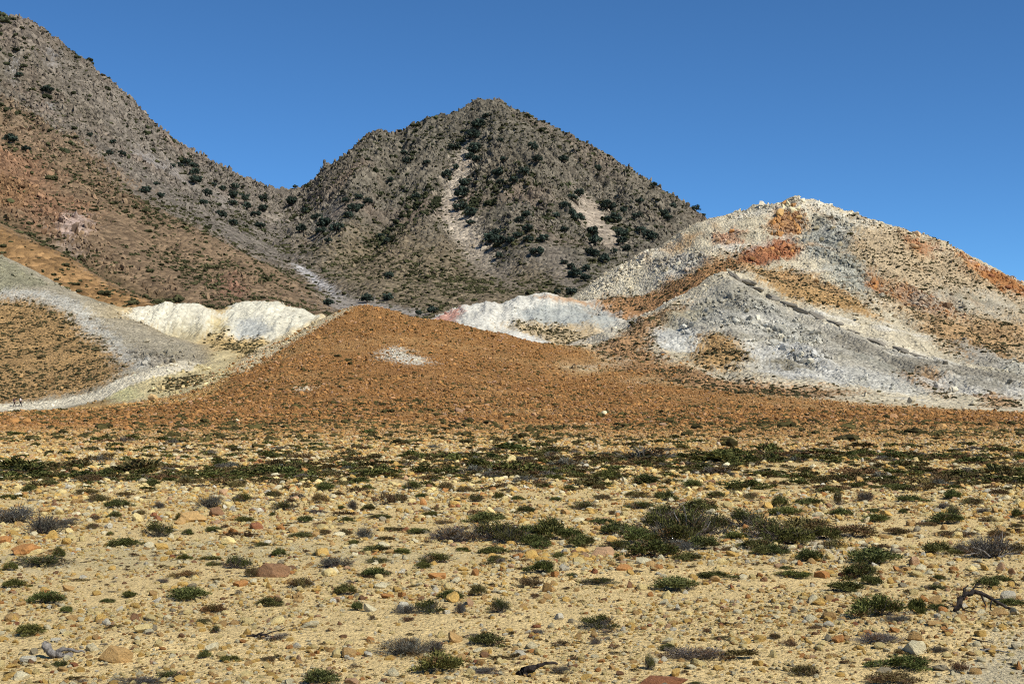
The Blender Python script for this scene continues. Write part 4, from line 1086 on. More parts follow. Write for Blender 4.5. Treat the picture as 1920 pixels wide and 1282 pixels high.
cell2 = np.gradient(Y, axis=0) * np.gradient(X, axis=1)
wv2 = cell2 * (1 - .93 * talus) * (Y < 1020) * np.clip(.55 + 1.4 * fbm(X, Y, 45, 4, 145) , .06, 2.2) * (0.85 + .4 * R2[MM] + .2 * R2[FH] + 3 * gully) * np.clip(1 - 1.1 * ribs, .25, 2.5)
scrub('mountain_scrub', T2, wv2, 56000, 1.1, .45, (.95, .98, .82), 'small dark bushes speckling the mountain slopes')
xb, yb, rb, cb = grid_pick(T2, cell2 * np.maximum(np.clip(rock_m, 0, 1), .9 * cragm) * (1 - .97 * talus) * (Y < 1025) * np.clip(.35 + 1.3 * fbm(X, Y, 40, 3, 151) + 1.2 * ribs, .03, 2), 40000)
n = len(xb)
sb = 1.15 * np.exp(rng.normal(0, .5, n)) * (1 + .7 * np.clip(ribs[rb, cb], 0, 1)); sb = np.minimum(sb, 4)
Sb = np.c_[sb * rng.uniform(.6, 1.2, n), sb * rng.uniform(.6, 1.1, n), sb * rng.uniform(.9, 1.9, n)]
scatter('mountain_crags', np.c_[xb, yb, T2.height(xb, yb) + .1 * sb], np.c_[rng.normal(0, .4, n), rng.normal(0, .4, n), rng.uniform(0, 6.28, n)], Sb, rng.integers(0, 8, n), np.clip(C2[rb, cb] * rng.uniform(.6, 1.4, n)[:, None], .02, .7), CRAG, 'jagged rock faces on the upper slopes of the mountains')
scrub('mountain_bushes', T2, cell2 * rock_m * (1 - .95 * talus) * (Y < 1020) * np.clip(fbm(X, Y, 60, 4, 147) + .15, 0, 2) * np.clip(-ribs, 0.02, 1), 3000, 2.6, .35, (.62, .72, .66), 'dark bushes in the gullies of the mountains', .85)

# ------------------------------------------------------------------ trees on the mountains
tl = NT('tree_leaves')
oi = tl.n.new('ShaderNodeObjectInfo')
tl.b.inputs['Roughness'].default_value = .85
M_TREE = tl.done(tl.mix(1.0, tl.attr('col'), oi.outputs['Color'], 'MULTIPLY'))
def tree_meshes(seed):
    r = np.random.default_rng(seed); rr = random.Random(seed)
    V = []; Fc = []
    tube(V, Fc, [(0, 0, -.1), (.01, .01, .15), (.03, -.01, .34), (.02, .02, .52)], .05, .025, 6)
    tips = []
    for k in range(5):
        a = k * 1.26 + rr.uniform(-.3, .3)
        e = Vector((math.cos(a) * .28, math.sin(a) * .28, rr.uniform(.45, .62)))
        tube(V, Fc, [(.02, 0, .22 + .03 * k), e * .55 + Vector((0, 0, .12)), e], .022, .008, 4)
    trunk = py_mesh('trunk', V, Fc)
    P = []; Cc = []
    for _ in range(20):
        a = r.uniform(0, 6.28); q = math.sqrt(r.uniform(0, 1)) * .36
        c = np.array((q * math.cos(a), q * math.sin(a), .20 + .46 * r.uniform(0, 1) * (1 - (q / .45) ** 2) + .04))
        cr = r.uniform(.11, .19); f = r.uniform(.75, 1.25)
        for _ in range(34):
            d = r.normal(0, 1, 3); d /= np.linalg.norm(d)
            st = c + d * cr * r.uniform(.55, 1.05) * np.array((1, 1, .8))
            t1 = np.cross(d, r.normal(0, 1, 3)); t1 /= np.linalg.norm(t1); t2 = np.cross(d, t1) + .5 * d
            sz = r.uniform(.035, .07)
            P += [st - t1 * sz, st - t2 * sz * .7, st + t1 * sz, st + t2 * sz * .7]
            col = np.array((.036, .050, .036)) * f * r.uniform(.6, 1.5)
            Cc += [col] * 4
    P = np.array(P); Cc = np.array(Cc)
    crown = mesh_np('crown', P, np.arange(len(P)).reshape(-1, 4), Cc, False)
    trunk.materials.append(M_BARK); crown.materials.append(M_TREE)
    return trunk, crown
TV = [tree_meshes(500 + i) for i in range(5)]
TREES = []
def tree(px, py, w):
    p = T2.at(px, py + w * .35, 440)
    d = p[1]; wm = w / F * d
    e = bpy.data.objects.new('oak_tree' if w >= 13 else 'small_oak_tree', None); COL.objects.link(e); e.empty_display_size = 1
    e.location = (p[0], p[1], p[2] - .1 * wm)
    hz = random.uniform(.85, 1.15)
    e.scale = (wm * 1.55, wm * 1.55, wm * 1.45 * hz)
    tr, cr = TV[len(TREES) % 5]
    yaw = random.uniform(0, 6.28); b = random.uniform(.75, 1.3)
    for nm, me in (('trunk', tr), ('crown', cr)):
        o = bpy.data.objects.new(nm, me); COL.objects.link(o); o.parent = e; o.rotation_euler = (0, 0, yaw); o.color = (b, b, b, 1)
    TREES.append((e, px, py, w))
TM = '''910 190 50;885 240 46;890 300 52;905 340 40;852 440 46;838 490 48;832 540 50;875 570 46;875 610 32;810 375 25;775 405 40;805 285 38;685 355 30;590 315 25;530 425 26;435 520 35;395 500 30;245 620 50;230 650 40;300 640 48;150 640 38;110 520 38;165 560 30;265 690 26;490 670 30;515 690 25;370 550 44;350 580 32;520 840 35;520 930 40;430 940 44;265 955 35;650 1000 26;710 990 38;960 680 54;1000 690 48;985 650 30;995 755 30;1040 690 36;1075 665 34;1120 640 38;1120 680 35;1185 680 44;1155 735 48;1085 600 34;1115 580 34;1100 390 44;1060 430 38;990 400 38;1000 440 30;1280 540 46;1300 570 44;1330 590 56;1310 505 38;1340 485 35;1460 540 54;1485 590 54;1395 655 54;1410 690 46;1520 660 46;1525 690 38;1540 720 35;1490 735 26;1390 740 38;1410 745 34;1445 770 42;1320 830 46;1305 800 30;1365 850 35;1275 780 26;1370 810 30;1305 905 42;1245 910 26;1600 640 38;1630 660 38;1655 675 38;1590 580 34;1700 570 36;1720 590 30;1740 540 30;1660 450 28;1840 545 28;1870 572 20;1600 520 30;1530 560 30;1270 340 40;1160 340 34;1140 290 38;1020 340 30;1000 260 26;940 155 26;870 330 30;1420 380 28;1280 640 30;1240 580 30;600 350 28;640 500 28;205 590 30;340 520 30;400 540 30'''
for row in TM.split(';'):
    a, b, c = map(float, row.split()); tree(500 + a / 2.2857, 150 + b / 2.2857, c / 2.2857)
TL = '''55 775 62;145 830 40;105 420 36;265 500 54;505 755 28;610 855 34;680 860 34;630 795 36;1080 930 44;1095 1005 56;1090 965 46;1040 905 42;815 1065 56;875 1030 34;900 1090 42;1245 1055 34;1300 1090 46;1312 1045 38;1300 1132 44;1365 1108 54;1380 1155 46;1470 1105 46;1470 1165 50;1425 1195 48;1135 1130 44;1160 1080 46;1235 1205 48;1305 1245 46;1455 1260 46;1195 1030 30;1000 920 30;965 925 26;1630 1130 52;1650 1045 24;1820 1250 46;1715 1180 30;1780 1215 38'''
for row in TL.split(';'):
    a, b, c = map(float, row.split()); tree(a / 2.981, b / 2.981, c / 2.981)

# ------------------------------------------------------------------ stones one can pick out
HERO = [rock_mesh(f'stone_shape_{i}', 700 + i, 3, 10 + (i % 3) % 2, .26, True) for i in range(12)]
for m in HERO: m.materials.append(M_STONE)
def stone(px, py, w, h, colour, big=False, name=None, label=None, dmin=0):
    p = T1.at(px, py, dmin)
    d = p[1]; wm, hm = w / F * d, h / F * d
    i = random.randrange(12)
    nm = name or ('boulder' if wm >= .30 else 'stone')
    o = bpy.data.objects.new(nm, HERO[i]); COL.objects.link(o)
    dep = wm * random.uniform(.7, .95)
    zz = max(hm * .75, hm - dep * CZ / d * .5)
    yc = p[1] + dep * .4
    o.scale = (wm * 1.08, dep * 1.05, zz * 1.4)
    o.location = (p[0], yc, float(T1.height(np.array([p[0]]), np.array([yc]))[0]) + zz * .20)
    o.rotation_euler = (random.gauss(0, .12), random.gauss(0, .12), random.choice((0, math.pi)) + random.gauss(0, .35))
    k = random.uniform(.9, 1.08)
    o.color = (*(float(q) * k for q in PAL[colour]), 1)
    if label:
        tag(o, label, 'boulder' if 'boulder' in nm else 'stone')
    else:
        size = 'broad' if w >= 26 else 'middling' if w >= 16 else 'small' if w >= 11 else 'tiny'
        THINGS.append((o, (size, colour + ' stone'), px, py, 'stone', 'stones on the plain'))
    return o
BIG = [(355, 978, 52, 25, 'tan', 'big rounded tan boulder standing alone on the plain'), (40, 1040, 52, 26, 'orange', 'orange-brown boulder behind straggly shrubs at the edge of the plain'),
       (505, 1082, 74, 34, 'brown', 'large purplish-brown boulder beside a crooked dwarf bush'), (212, 1243, 64, 40, 'tan', 'half-buried tan boulder with an orange stain, near the weathered log'),
       (1130, 1044, 50, 25, 'pinkish', 'reddish-tan boulder on the stony bank below the thicket'), (1250, 1290, 88, 28, 'reddish', 'red-brown boulder cut off by the lower edge of the picture'),
       (1717, 1060, 30, 20, 'pinkish', 'rounded pinkish boulder beside a wide green shrub'), (820, 1087, 46, 20, 'orange', 'low orange-tan boulder beside two white stones'),
       (1716, 1228, 52, 32, 'cream', 'big cream boulder behind a wide green shrub'), (265, 1188, 42, 26, 'pale yellow', 'blocky pale yellow boulder on open gravel'),
       (405, 967, 28, 19, 'brown', 'brown boulder beside the leafless bush'), (2, 1022, 36, 26, 'orange', 'orange boulder cut off by the edge of the picture'),
       (1595, 1082, 54, 15, 'reddish', 'flat rust-red boulder between green shrubs'), (1720, 1203, 38, 20, 'tan', 'sloping tan boulder touching the big cream boulder'),
       (850, 1206, 52, 24, 'tan', 'low tan boulder behind the grey dead brush'), (50, 1242, 34, 19, 'white', 'clean white stone in front of the weathered log'),
       (1334, 964, 28, 12, 'cream', 'flat cream boulder above the thicket'), (692, 1148, 32, 21, 'cream', 'pale beige stone leaning against a small dark shrub')]
LAND = []
for a in BIG:
    stone(a[0], a[1], a[2], a[3], a[4], name='boulder' if 'boulder' in a[5] else 'stone', label=a[5])
ST = '''tan 126 1109 28 18;tan 37 1136 26 13;brown 250 1164 18 17;grey 284 1183 19 14;yellow ochre 165 1249 22 14;white 134 1161 17 12;yellow ochre 18 1271 28 14;yellow ochre 20 1252 26 11;cream 396 1222 32 23;pinkish 285 1245 14 12;pale yellow 340 1277 18 12;pale yellow 66 1264 16 14;tan 117 1159 16 12;pale yellow 290 1276 18 13;white 316 1277 14 12;orange 20 1112 14 9;pale yellow 120 1091 22 8;reddish 137 1250 20 10;cream 125 1240 24 14;cream 170 1220 22 18;grey 60 1227 20 14;white 102 1203 24 11;yellow ochre 24 1165 16 14;pale yellow 15 1184 20 15;tan 325 1173 20 10;cream 446 1099 18 14;pale yellow 303 1104 20 14
orange 725 1122 30 14;orange 755 1120 20 16;yellow ochre 572 1169 22 12;tan 555 1122 18 16;orange 667 1228 20 10;white 651 1236 14 11;pinkish 559 1243 17 17;white 837 1151 17 12;pinkish 880 1137 22 19;white 776 1253 11 10;cream 737 1268 22 19;pinkish 660 1282 32 14;white 815 1110 14 12;pale yellow 497 1099 14 12;yellow ochre 503 1103 14 13;pale yellow 562 1108 16 12;cream 722 1100 22 12;orange 655 1123 14 9;white 642 1123 11 8;orange 693 1203 18 14;pale yellow 612 1208 18 12;tan 620 1222 22 14;white 655 1217 9 8;reddish 510 1198 9 9;orange 541 1216 14 10;cream 500 1200 12 8;cream 645 1220 9 12;orange 860 1284 10 9;pale yellow 875 1268 18 10;cream 777 1205 22 13;yellow ochre 916 1225 18 11
tan 1028 1110 29 21;tan 1026 1124 26 14;yellow ochre 1187 1134 19 11;cream 1247 1134 21 13;orange 1220 1118 13 13;white 1245 1240 17 15;yellow ochre 1268 1268 24 24;white 1285 1113 11 9;pale yellow 1161 1152 13 13;reddish 1373 1106 15 13;brown 1180 1102 12 15;yellow ochre 1015 1253 14 11;pale yellow 988 1105 14 10;orange 1060 1123 12 9;yellow ochre 1187 1252 18 11;orange 1238 1243 11 9;tan 1278 1240 18 10;white 1271 1142 8 12;pale yellow 1290 1132 22 10;tan 1365 1147 32 9;yellow ochre 1407 1128 14 9;pale yellow 1428 1141 13 10;cream 1393 1086 20 13;yellow ochre 1425 1248 26 16;brown 1434 1090 14 12;yellow ochre 1320 1202 14 9;white 970 1116 11 7;orange 1062 1175 9 7;yellow ochre 1185 1182 9 12;white 1168 1183 12 11;grey 1070 1168 16 10
yellow ochre 1555 1166 19 13;orange 1573 1204 26 17;grey 1660 1263 32 16;grey 1770 1257 32 15;cream 1905 1152 22 16;pale yellow 1873 1150 22 12;yellow ochre 1842 1194 26 19;orange 1780 1188 22 12;tan 1757 1173 40 13;yellow ochre 1672 1094 16 14;orange 1630 1192 24 14;pale yellow 1450 1233 20 15;orange 1506 1233 16 10;tan 1800 1163 24 12;pale yellow 1818 1148 16 12;cream 1845 1162 18 9;tan 1498 1170 22 9;yellow ochre 1490 1168 16 9;pale yellow 1570 1170 14 9;white 1507 1121 12 10;cream 1500 1132 14 11;orange 1535 1147 14 9;yellow ochre 1577 1268 20 12;orange 1680 1186 24 14;orange 1674 1172 22 8;tan 1820 1204 18 12;cream 1870 1184 16 12;cream 1832 1212 18 13;yellow ochre 1862 1226 16 13;tan 1755 1135 26 24;orange 1735 1128 18 14;grey 1905 1218 24 12;orange 1912 1255 18 18;tan 1830 1264 28 14;cream 1760 1270 16 14;cream 1788 1266 14 12;pale yellow 1662 1102 12 12;yellow ochre 1880 1180 20 12;tan 1485 1200 12 8;grey 1468 1135 16 10;pale yellow 1618 1158 14 7
yellow ochre 95 1009 26 16;white 420 954 13 10;white 436 959 17 12;white 89 903 9 8;reddish 288 968 13 11;cream 348 1058 15 12;cream 205 1031 11 9;cream 228 1029 11 8;cream 75 943 16 8;pinkish 228 970 12 9;cream 168 955 14 8;cream 105 916 10 6;cream 320 1009 10 11;tan 342 1020 12 8;cream 346 925 14 9;pale yellow 28 995 18 10;orange 81 951 8 9;white 205 920 10 7;yellow ochre 270 1005 14 8;pinkish 318 937 10 9
grey 527 1056 13 10;white 752 1077 20 15;cream 784 1079 18 12;cream 660 1028 20 11;cream 778 1018 15 13;orange 890 1079 18 15;yellow ochre 868 1070 22 11;pinkish 650 893 16 11;white 655 959 12 9;cream 625 1075 20 16;orange 700 1040 22 7;white 704 1012 11 8;yellow ochre 585 915 16 10;orange 550 920 24 12;cream 515 895 20 12;cream 547 990 12 9;white 486 962 14 14;orange 565 890 26 16;tan 800 938 10 12;pinkish 758 1018 9 8;orange 545 1075 20 9;brown 820 955 7 11;orange 940 1070 14 10;pale yellow 723 1025 14 9;white 665 905 10 7;white 728 954 14 8
yellow ochre 1085 1036 26 15;white 1170 1037 12 10;pinkish 1201 1042 15 11;white 1057 1038 13 15;white 1200 1020 14 9;white 1211 1030 14 14;yellow ochre 1202 960 10 9;white 985 918 15 11;orange 1170 1069 36 14;tan 1147 1060 20 10;cream 1085 980 36 13;white 1060 1070 20 16;pinkish 1309 1020 13 10;cream 1117 1013 13 9;cream 1053 1018 13 10;pinkish 1098 1048 26 14;reddish 1115 1075 14 14;cream 1333 1060 16 13;pale yellow 1355 1058 22 17;orange 1042 1082 20 16;tan 1010 1036 20 9;orange 975 1046 24 14;cream 1420 1046 10 9;pale yellow 1345 1068 14 10;orange 1235 1066 18 10;tan 1200 1064 14 10;white 970 1048 12 9;cream 1155 1008 14 11
white 1643 1066 20 15;orange 1683 1071 22 12;cream 1627 980 19 14;cream 1635 1021 15 10;tan 1771 993 16 13;white 1450 1054 15 15;pinkish 1880 1070 22 17;yellow ochre 1852 1070 38 14;tan 1702 1070 22 10;brown 1899 1076 16 14;orange 1545 1084 34 18;white 1702 1042 12 9;white 1732 1043 14 9;cream 1728 1069 20 14;cream 1617 1020 18 9;cream 1690 1013 18 8;white 1818 958 8 6;cream 1700 955 16 9;orange 1791 1069 20 9;pinkish 1792 1050 12 9;cream 1785 1060 18 10;pale yellow 1742 1022 10 12;cream 1545 957 14 9;pinkish 1540 953 10 8;tan 1473 1055 14 9;orange 1500 1060 18 12;cream 1830 1064 26 10;cream 1820 1017 12 8'''
seen = []
for row in ST.replace('\n', ';').split(';'):
    q = row.split()
    nn = ' '.join(q[:-4]); a, b, c, d = map(float, q[-4:])
    stone(a, b, c, d, nn)
for (px, py, w, h, cn, lb) in ((960, 865, 24, 13, 'pale yellow', 'pale angular boulder on the far edge of the green band'), (1132, 778, 13, 10, 'cream', 'single pale stone low on the ochre hill'),
                               (238, 806, 18, 9, 'orange', 'flat orange stone on the fan in front of the path'), (488, 868, 12, 10, 'reddish', 'reddish stone sitting in the far green band'),
                               (445, 790, 9, 7, 'cream', 'pale stone in front of the ochre hill flank'), (1365, 875, 24, 12, 'cream', 'pair-wide cream rock in the green band beyond the thicket'),
                               (1618, 868, 9, 11, 'white', 'upright white stone on the sandy bank'), (1703, 862, 8, 6, 'white', 'white pebble behind the sandy bank'),
                               (1013, 872, 18, 10, 'orange', 'orange stone among the far green band'), (570, 895, 22, 12, 'tan', 'tan stone at the near edge of the green band'),
                               (1412, 870, 22, 6, 'cream', 'long flat cream stone in the far green band'), (820, 872, 24, 9, 'tan', 'wide tan stone beyond the shrubs')):
    stone(px, py, w, h, cn, label=lb, name='boulder' if w > 16 else 'stone')
# larger blocks one can tell apart on the rocky hill
HB = [(1412, 488, 16, 'orange'), (1448, 470, 14, 'orange'), (1470, 462, 13, 'orange'), (1484, 474, 12, 'orange'), (1462, 402, 18, 'tan'), (1484, 398, 16, 'cream'), (1450, 420, 14, 'orange'), (1498, 410, 14, 'tan'),
      (1478, 386, 16, 'cream'), (1505, 378, 14, 'white'), (1376, 516, 15, 'grey'), (1420, 598, 13, 'white'), (1440, 620, 12, 'white'), (1465, 632, 13, 'white'), (1500, 640, 13, 'white'), (1400, 585, 11, 'grey'),
      (1540, 452, 15, 'grey'), (1562, 430, 14, 'grey'), (1530, 430, 13, 'grey'), (1575, 460, 13, 'grey'), (1548, 478, 13, 'grey'), (1345, 452, 15, 'pinkish'), (1372, 436, 14, 'orange'), (1365, 456, 13, 'pinkish'),
      (1640, 540, 14, 'orange'), (1648, 525, 11, 'orange'), (1860, 520, 14, 'reddish'), (1835, 500, 13, 'orange'), (1890, 540, 12, 'reddish'), (1500, 668, 18, 'white'), (1520, 678, 15, 'white'), (1485, 660, 14, 'grey'),
      (1450, 664, 9, 'white'), (1248, 508, 13, 'grey'), (1272, 496, 12, 'white'), (1240, 498, 12, 'grey')]
HLM = {'summit': (1490, 385), 'orange scree': (1440, 480), 'knoll crest': (1376, 516), 'grey rock patch': (1550, 450), 'lower grey rubble': (1450, 620), 'pinkish outcrop': (1360, 448), 'white hollow': (1490, 668), 'right shoulder': (1860, 520), 'orange streak': (1644, 535), 'pale outcrop': (1255, 500)}
HT = []
for px, py, w, cn in HB:
    p = T1.at(px, py, 225); wm = w / F * p[1]
    o = bpy.data.objects.new('rock_block', HERO[random.randrange(12)]); COL.objects.link(o)
    o.location = (p[0], p[1], p[2] + .12 * wm); o.scale = (wm * 1.1, wm * random.uniform(.8, 1.1), wm * random.uniform(.8, 1.1))
    o.rotation_euler = (random.gauss(0, .4), random.gauss(0, .4), random.uniform(0, 6.28))
    q = PAL[cn] * random.uniform(.85, 1.0); o.color = (*map(float, q), 1)
    HT.append((o, px, py, cn))

# the dark ledge along the knoll's crest and the broken scarp under the summit
LEDGE = [(1378, 520, 24, 10), (1398, 530, 26, 10), (1422, 545, 30, 11), (1448, 559, 28, 12), (1476, 572, 30, 10), (1506, 586, 30, 9), (1538, 597, 32, 8), (1568, 606, 26, 7), (1600, 622, 24, 6), (1648, 644, 30, 7), (1686, 656, 34, 8), (1722, 668, 26, 6)]
ang = math.atan2(w3(1540, 590, 324)[1] - w3(1400, 520, 345)[1], w3(1540, 590, 324)[0] - w3(1400, 520, 345)[0])
for i, (px, py, w, h) in enumerate(LEDGE):
    p = T1.at(px, py, 225); k = p[1] / F
    o = bpy.data.objects.new('ledge_rock', HERO[(i * 5) % 12]); COL.objects.link(o)
    o.location = (p[0], p[1], p[2] + .15 * h * k); o.scale = (w * k * 2.1, w * k * .6, h * k * 1.25)
    o.rotation_euler = (random.gauss(.12, .1), math.radians(16) + random.gauss(0, .08), ang + random.gauss(0, .12))
    q = lin(150, 142, 126) * random.uniform(.85, 1.1); o.color = (*map(float, q), 1)
    pos = ['topmost', 'second', 'third', 'fourth', 'fifth', 'sixth', 'seventh', 'eighth', 'ninth', 'tenth', 'eleventh', 'lowest'][i]
    tag(o, f'{pos} dark grey slab of the ledge along the knoll crest', 'rock', 'ledge slabs on the knoll')
for i in range(26):
    px, py = random.uniform(1446, 1502), random.uniform(382, 444)
    p = T1.at(px, py, 380); k = p[1] / F; w = random.uniform(7, 15)
    o = bpy.data.objects.new('scarp_block', HERO[random.randrange(12)]); COL.objects.link(o)
    o.location = (p[0], p[1], p[2] + .1 * w * k); o.scale = (w * k, w * k, w * k * random.uniform(1.1, 2.0)); o.rotation_euler = (random.gauss(0, .2), random.gauss(0, .2), random.uniform(0, 6.28))
    q = (PAL['cream'] if py < 398 and random.random() < .6 else lin(196, 146, 92)) * random.uniform(.75, 1.05); o.color = (*map(float, q), 1)
    HT.append((o, px, py, 'cream' if py < 398 else 'orange'))

# ------------------------------------------------------------------ dead wood
wd = NT('weathered_wood')
M_WOOD = wd.done(wd.mix(wd.rng(wd.noise(16, 5, .7), .35, .65, 0, 1), (.09, .08, .07), (.30, .27, .23)), wd.bump(wd.noise(30, 5), .02))
ch = NT('charred_wood')
M_CHAR = ch.done(ch.mix(ch.rng(ch.noise(14, 4), .35, .7, 0, 1), (.012, .010, .009), (.07, .055, .045)), ch.bump(ch.noise(30, 5), .02))
def branch_obj(name, px, py, strands, mat, label, cat='dead branch', parts=None):
    """strands: (part name, [(dx, dy, dz) in photo px about the base], r0, r1 px)"""
    p = T1.at(px, py); k = p[1] / F
    e = bpy.data.objects.new(name, None); COL.objects.link(e); e.location = p; e.empty_display_size = .1
    for nm, pts, r0, r1 in strands:
        V = []; Fc = []
        fine = []
        pts = [Vector(q) for q in pts]
        for a, b in zip(pts[:-1], pts[1:]):
            for i in range(4):
                fine.append(a + (b - a) * (i / 4) + (Vector((random.gauss(0, r0 * .25), random.gauss(0, r0 * .25), random.gauss(0, r0 * .25))) if fine else Vector()))
        fine.append(pts[-1])
        tube(V, Fc, [q * k for q in fine], r0 * k, r1 * k, 7)
        b0 = len(V); Fc.append(tuple(range(6, -1, -1))); Fc.append(tuple(range(b0 - 7, b0)))
        o = link(nm, py_mesh(nm, V, Fc), e, mat)
    tag(e, label, cat)
    return e
branch_obj('weathered_log', 112, 1232, [('trunk', [(-30, 6, 22), (-22, 2, 14), (-12, 0, 5), (4, 0, 5), (22, -4, 6)], 9, 5), ('limb', [(-6, 2, 9), (10, 4, 14), (30, 6, 12), (46, 4, 9)], 5, 1.5), ('limb', [(8, -4, 5), (18, -10, 4), (30, -16, 5)], 4, 1)], M_WOOD, 'weathered grey log lying among stones', 'log')
branch_obj('charred_branch', 1800, 1148, [('trunk', [(-10, 0, -2), (0, 2, 22), (12, 4, 34), (30, 6, 38)], 6, 4.5), ('limb', [(28, 6, 38), (50, 4, 32), (78, 0, 14), (106, -6, 4)], 4.5, 2), ('limb', [(6, 2, 26), (10, 8, 42), (20, 14, 50)], 3.5, 1), ('limb', [(-6, 0, 4), (-16, -4, 16), (-26, -8, 20)], 2.6, .8),
    ('twig', [(40, 4, 34), (48, 0, 14), (44, -6, 2)], 2, .7), ('twig', [(60, 2, 26), (54, -6, 8), (62, -10, 1)], 1.8, .6), ('twig', [(0, 0, 10), (8, -10, 6), (24, -16, 4)], 2.2, .7), ('twig', [(20, 5, 36), (34, 10, 50), (44, 12, 52)], 2, .6)], M_CHAR, 'charred black branch arching over stones')
branch_obj('curved_stick', 1850, 1224, [('stick', [(-36, -8, 2), (-18, -4, 3), (0, 4, 7), (22, 4, 5), (46, -12, 2)], 2.4, 1)], M_WOOD, 'thin curved grey stick on pale sand', 'stick')
branch_obj('curved_stick', 1838, 1203, [('stick', [(-16, 10, 6), (-4, 0, 3), (22, -8, 2)], 2.0, .8)], M_CHAR, 'short dark stick above the curved grey stick', 'stick')
branch_obj('dead_twigs', 492, 1194, [('twig', [(-30, 0, 2), (-8, 2, 4), (10, 2, 6), (42, 6, 18)], 2.6, .8), ('twig', [(-12, 0, 3), (2, 4, 10), (4, 6, 16)], 2, .6), ('twig', [(-4, 2, 4), (12, -6, 3), (30, -10, 2)], 2.4, .8), ('twig', [(-20, 2, 3), (-8, -8, 2), (8, -14, 2)], 2.6, .8)], M_CHAR, 'bare dark twigs lying on the gravel', 'twigs')
branch_obj('charred_stump', 988, 1266, [('stump', [(-14, 0, 2), (-4, 2, 10), (14, 4, 14)], 9, 6), ('limb', [(12, 4, 13), (34, 8, 22), (58, 12, 20)], 4.5, 2), ('limb', [(-8, 0, 4), (4, -10, 3), (8, -18, 2)], 4, 1.5)], M_CHAR, 'black burnt stump half buried in gravel', 'stump')
branch_obj('dead_branches', 1290, 1010, [('branch', [(0, 0, 0), (-14, 2, 24), (-26, 4, 50)], 2.4, .7), ('branch', [(4, 0, 0), (10, 2, 26), (26, 4, 46)], 2.2, .7), ('branch', [(-4, 0, 0), (-2, 2, 34), (-8, 4, 62)], 2.2, .6), ('branch', [(10, -4, 4), (34, -4, 20), (42, -4, 34)], 2.0, .6), ('branch', [(-10, -4, 2), (-40, -4, 14), (-60, -4, 22)], 2.0, .6)], M_WOOD, 'bare branches sticking up out of the grey-green thicket', 'dead branch')
branch_obj('dead_branches', 78, 1002, [('branch', [(0, 0, 0), (-3, 0, 20), (-5, 0, 48)], 2.0, .6), ('branch', [(4, 0, 0), (20, 0, 18), (34, 0, 28)], 1.8, .5), ('branch', [(-2, 0, 4), (-16, 0, 16), (-26, 0, 24)], 1.8, .5)], M_CHAR, 'bare upright twigs of a dead bush at the edge of the plain', 'dead branch')
branch_obj('dead_branches', 1865, 1046, [('branch', [(-10, 0, 0), (-36, -4, 10), (-60, -8, 6)], 2.4, .7), ('branch', [(-6, -4, 0), (-26, -8, 16), (-44, -8, 22)], 2.2, .7), ('branch', [(6, 0, 0), (12, 0, 26), (14, 0, 52)], 2, .6), ('branch', [(0, -6, 0), (24, -10, 10), (44, -12, 8)], 2.2, .6)], M_WOOD, 'pale bare branches under the big dead bush', 'dead branch')

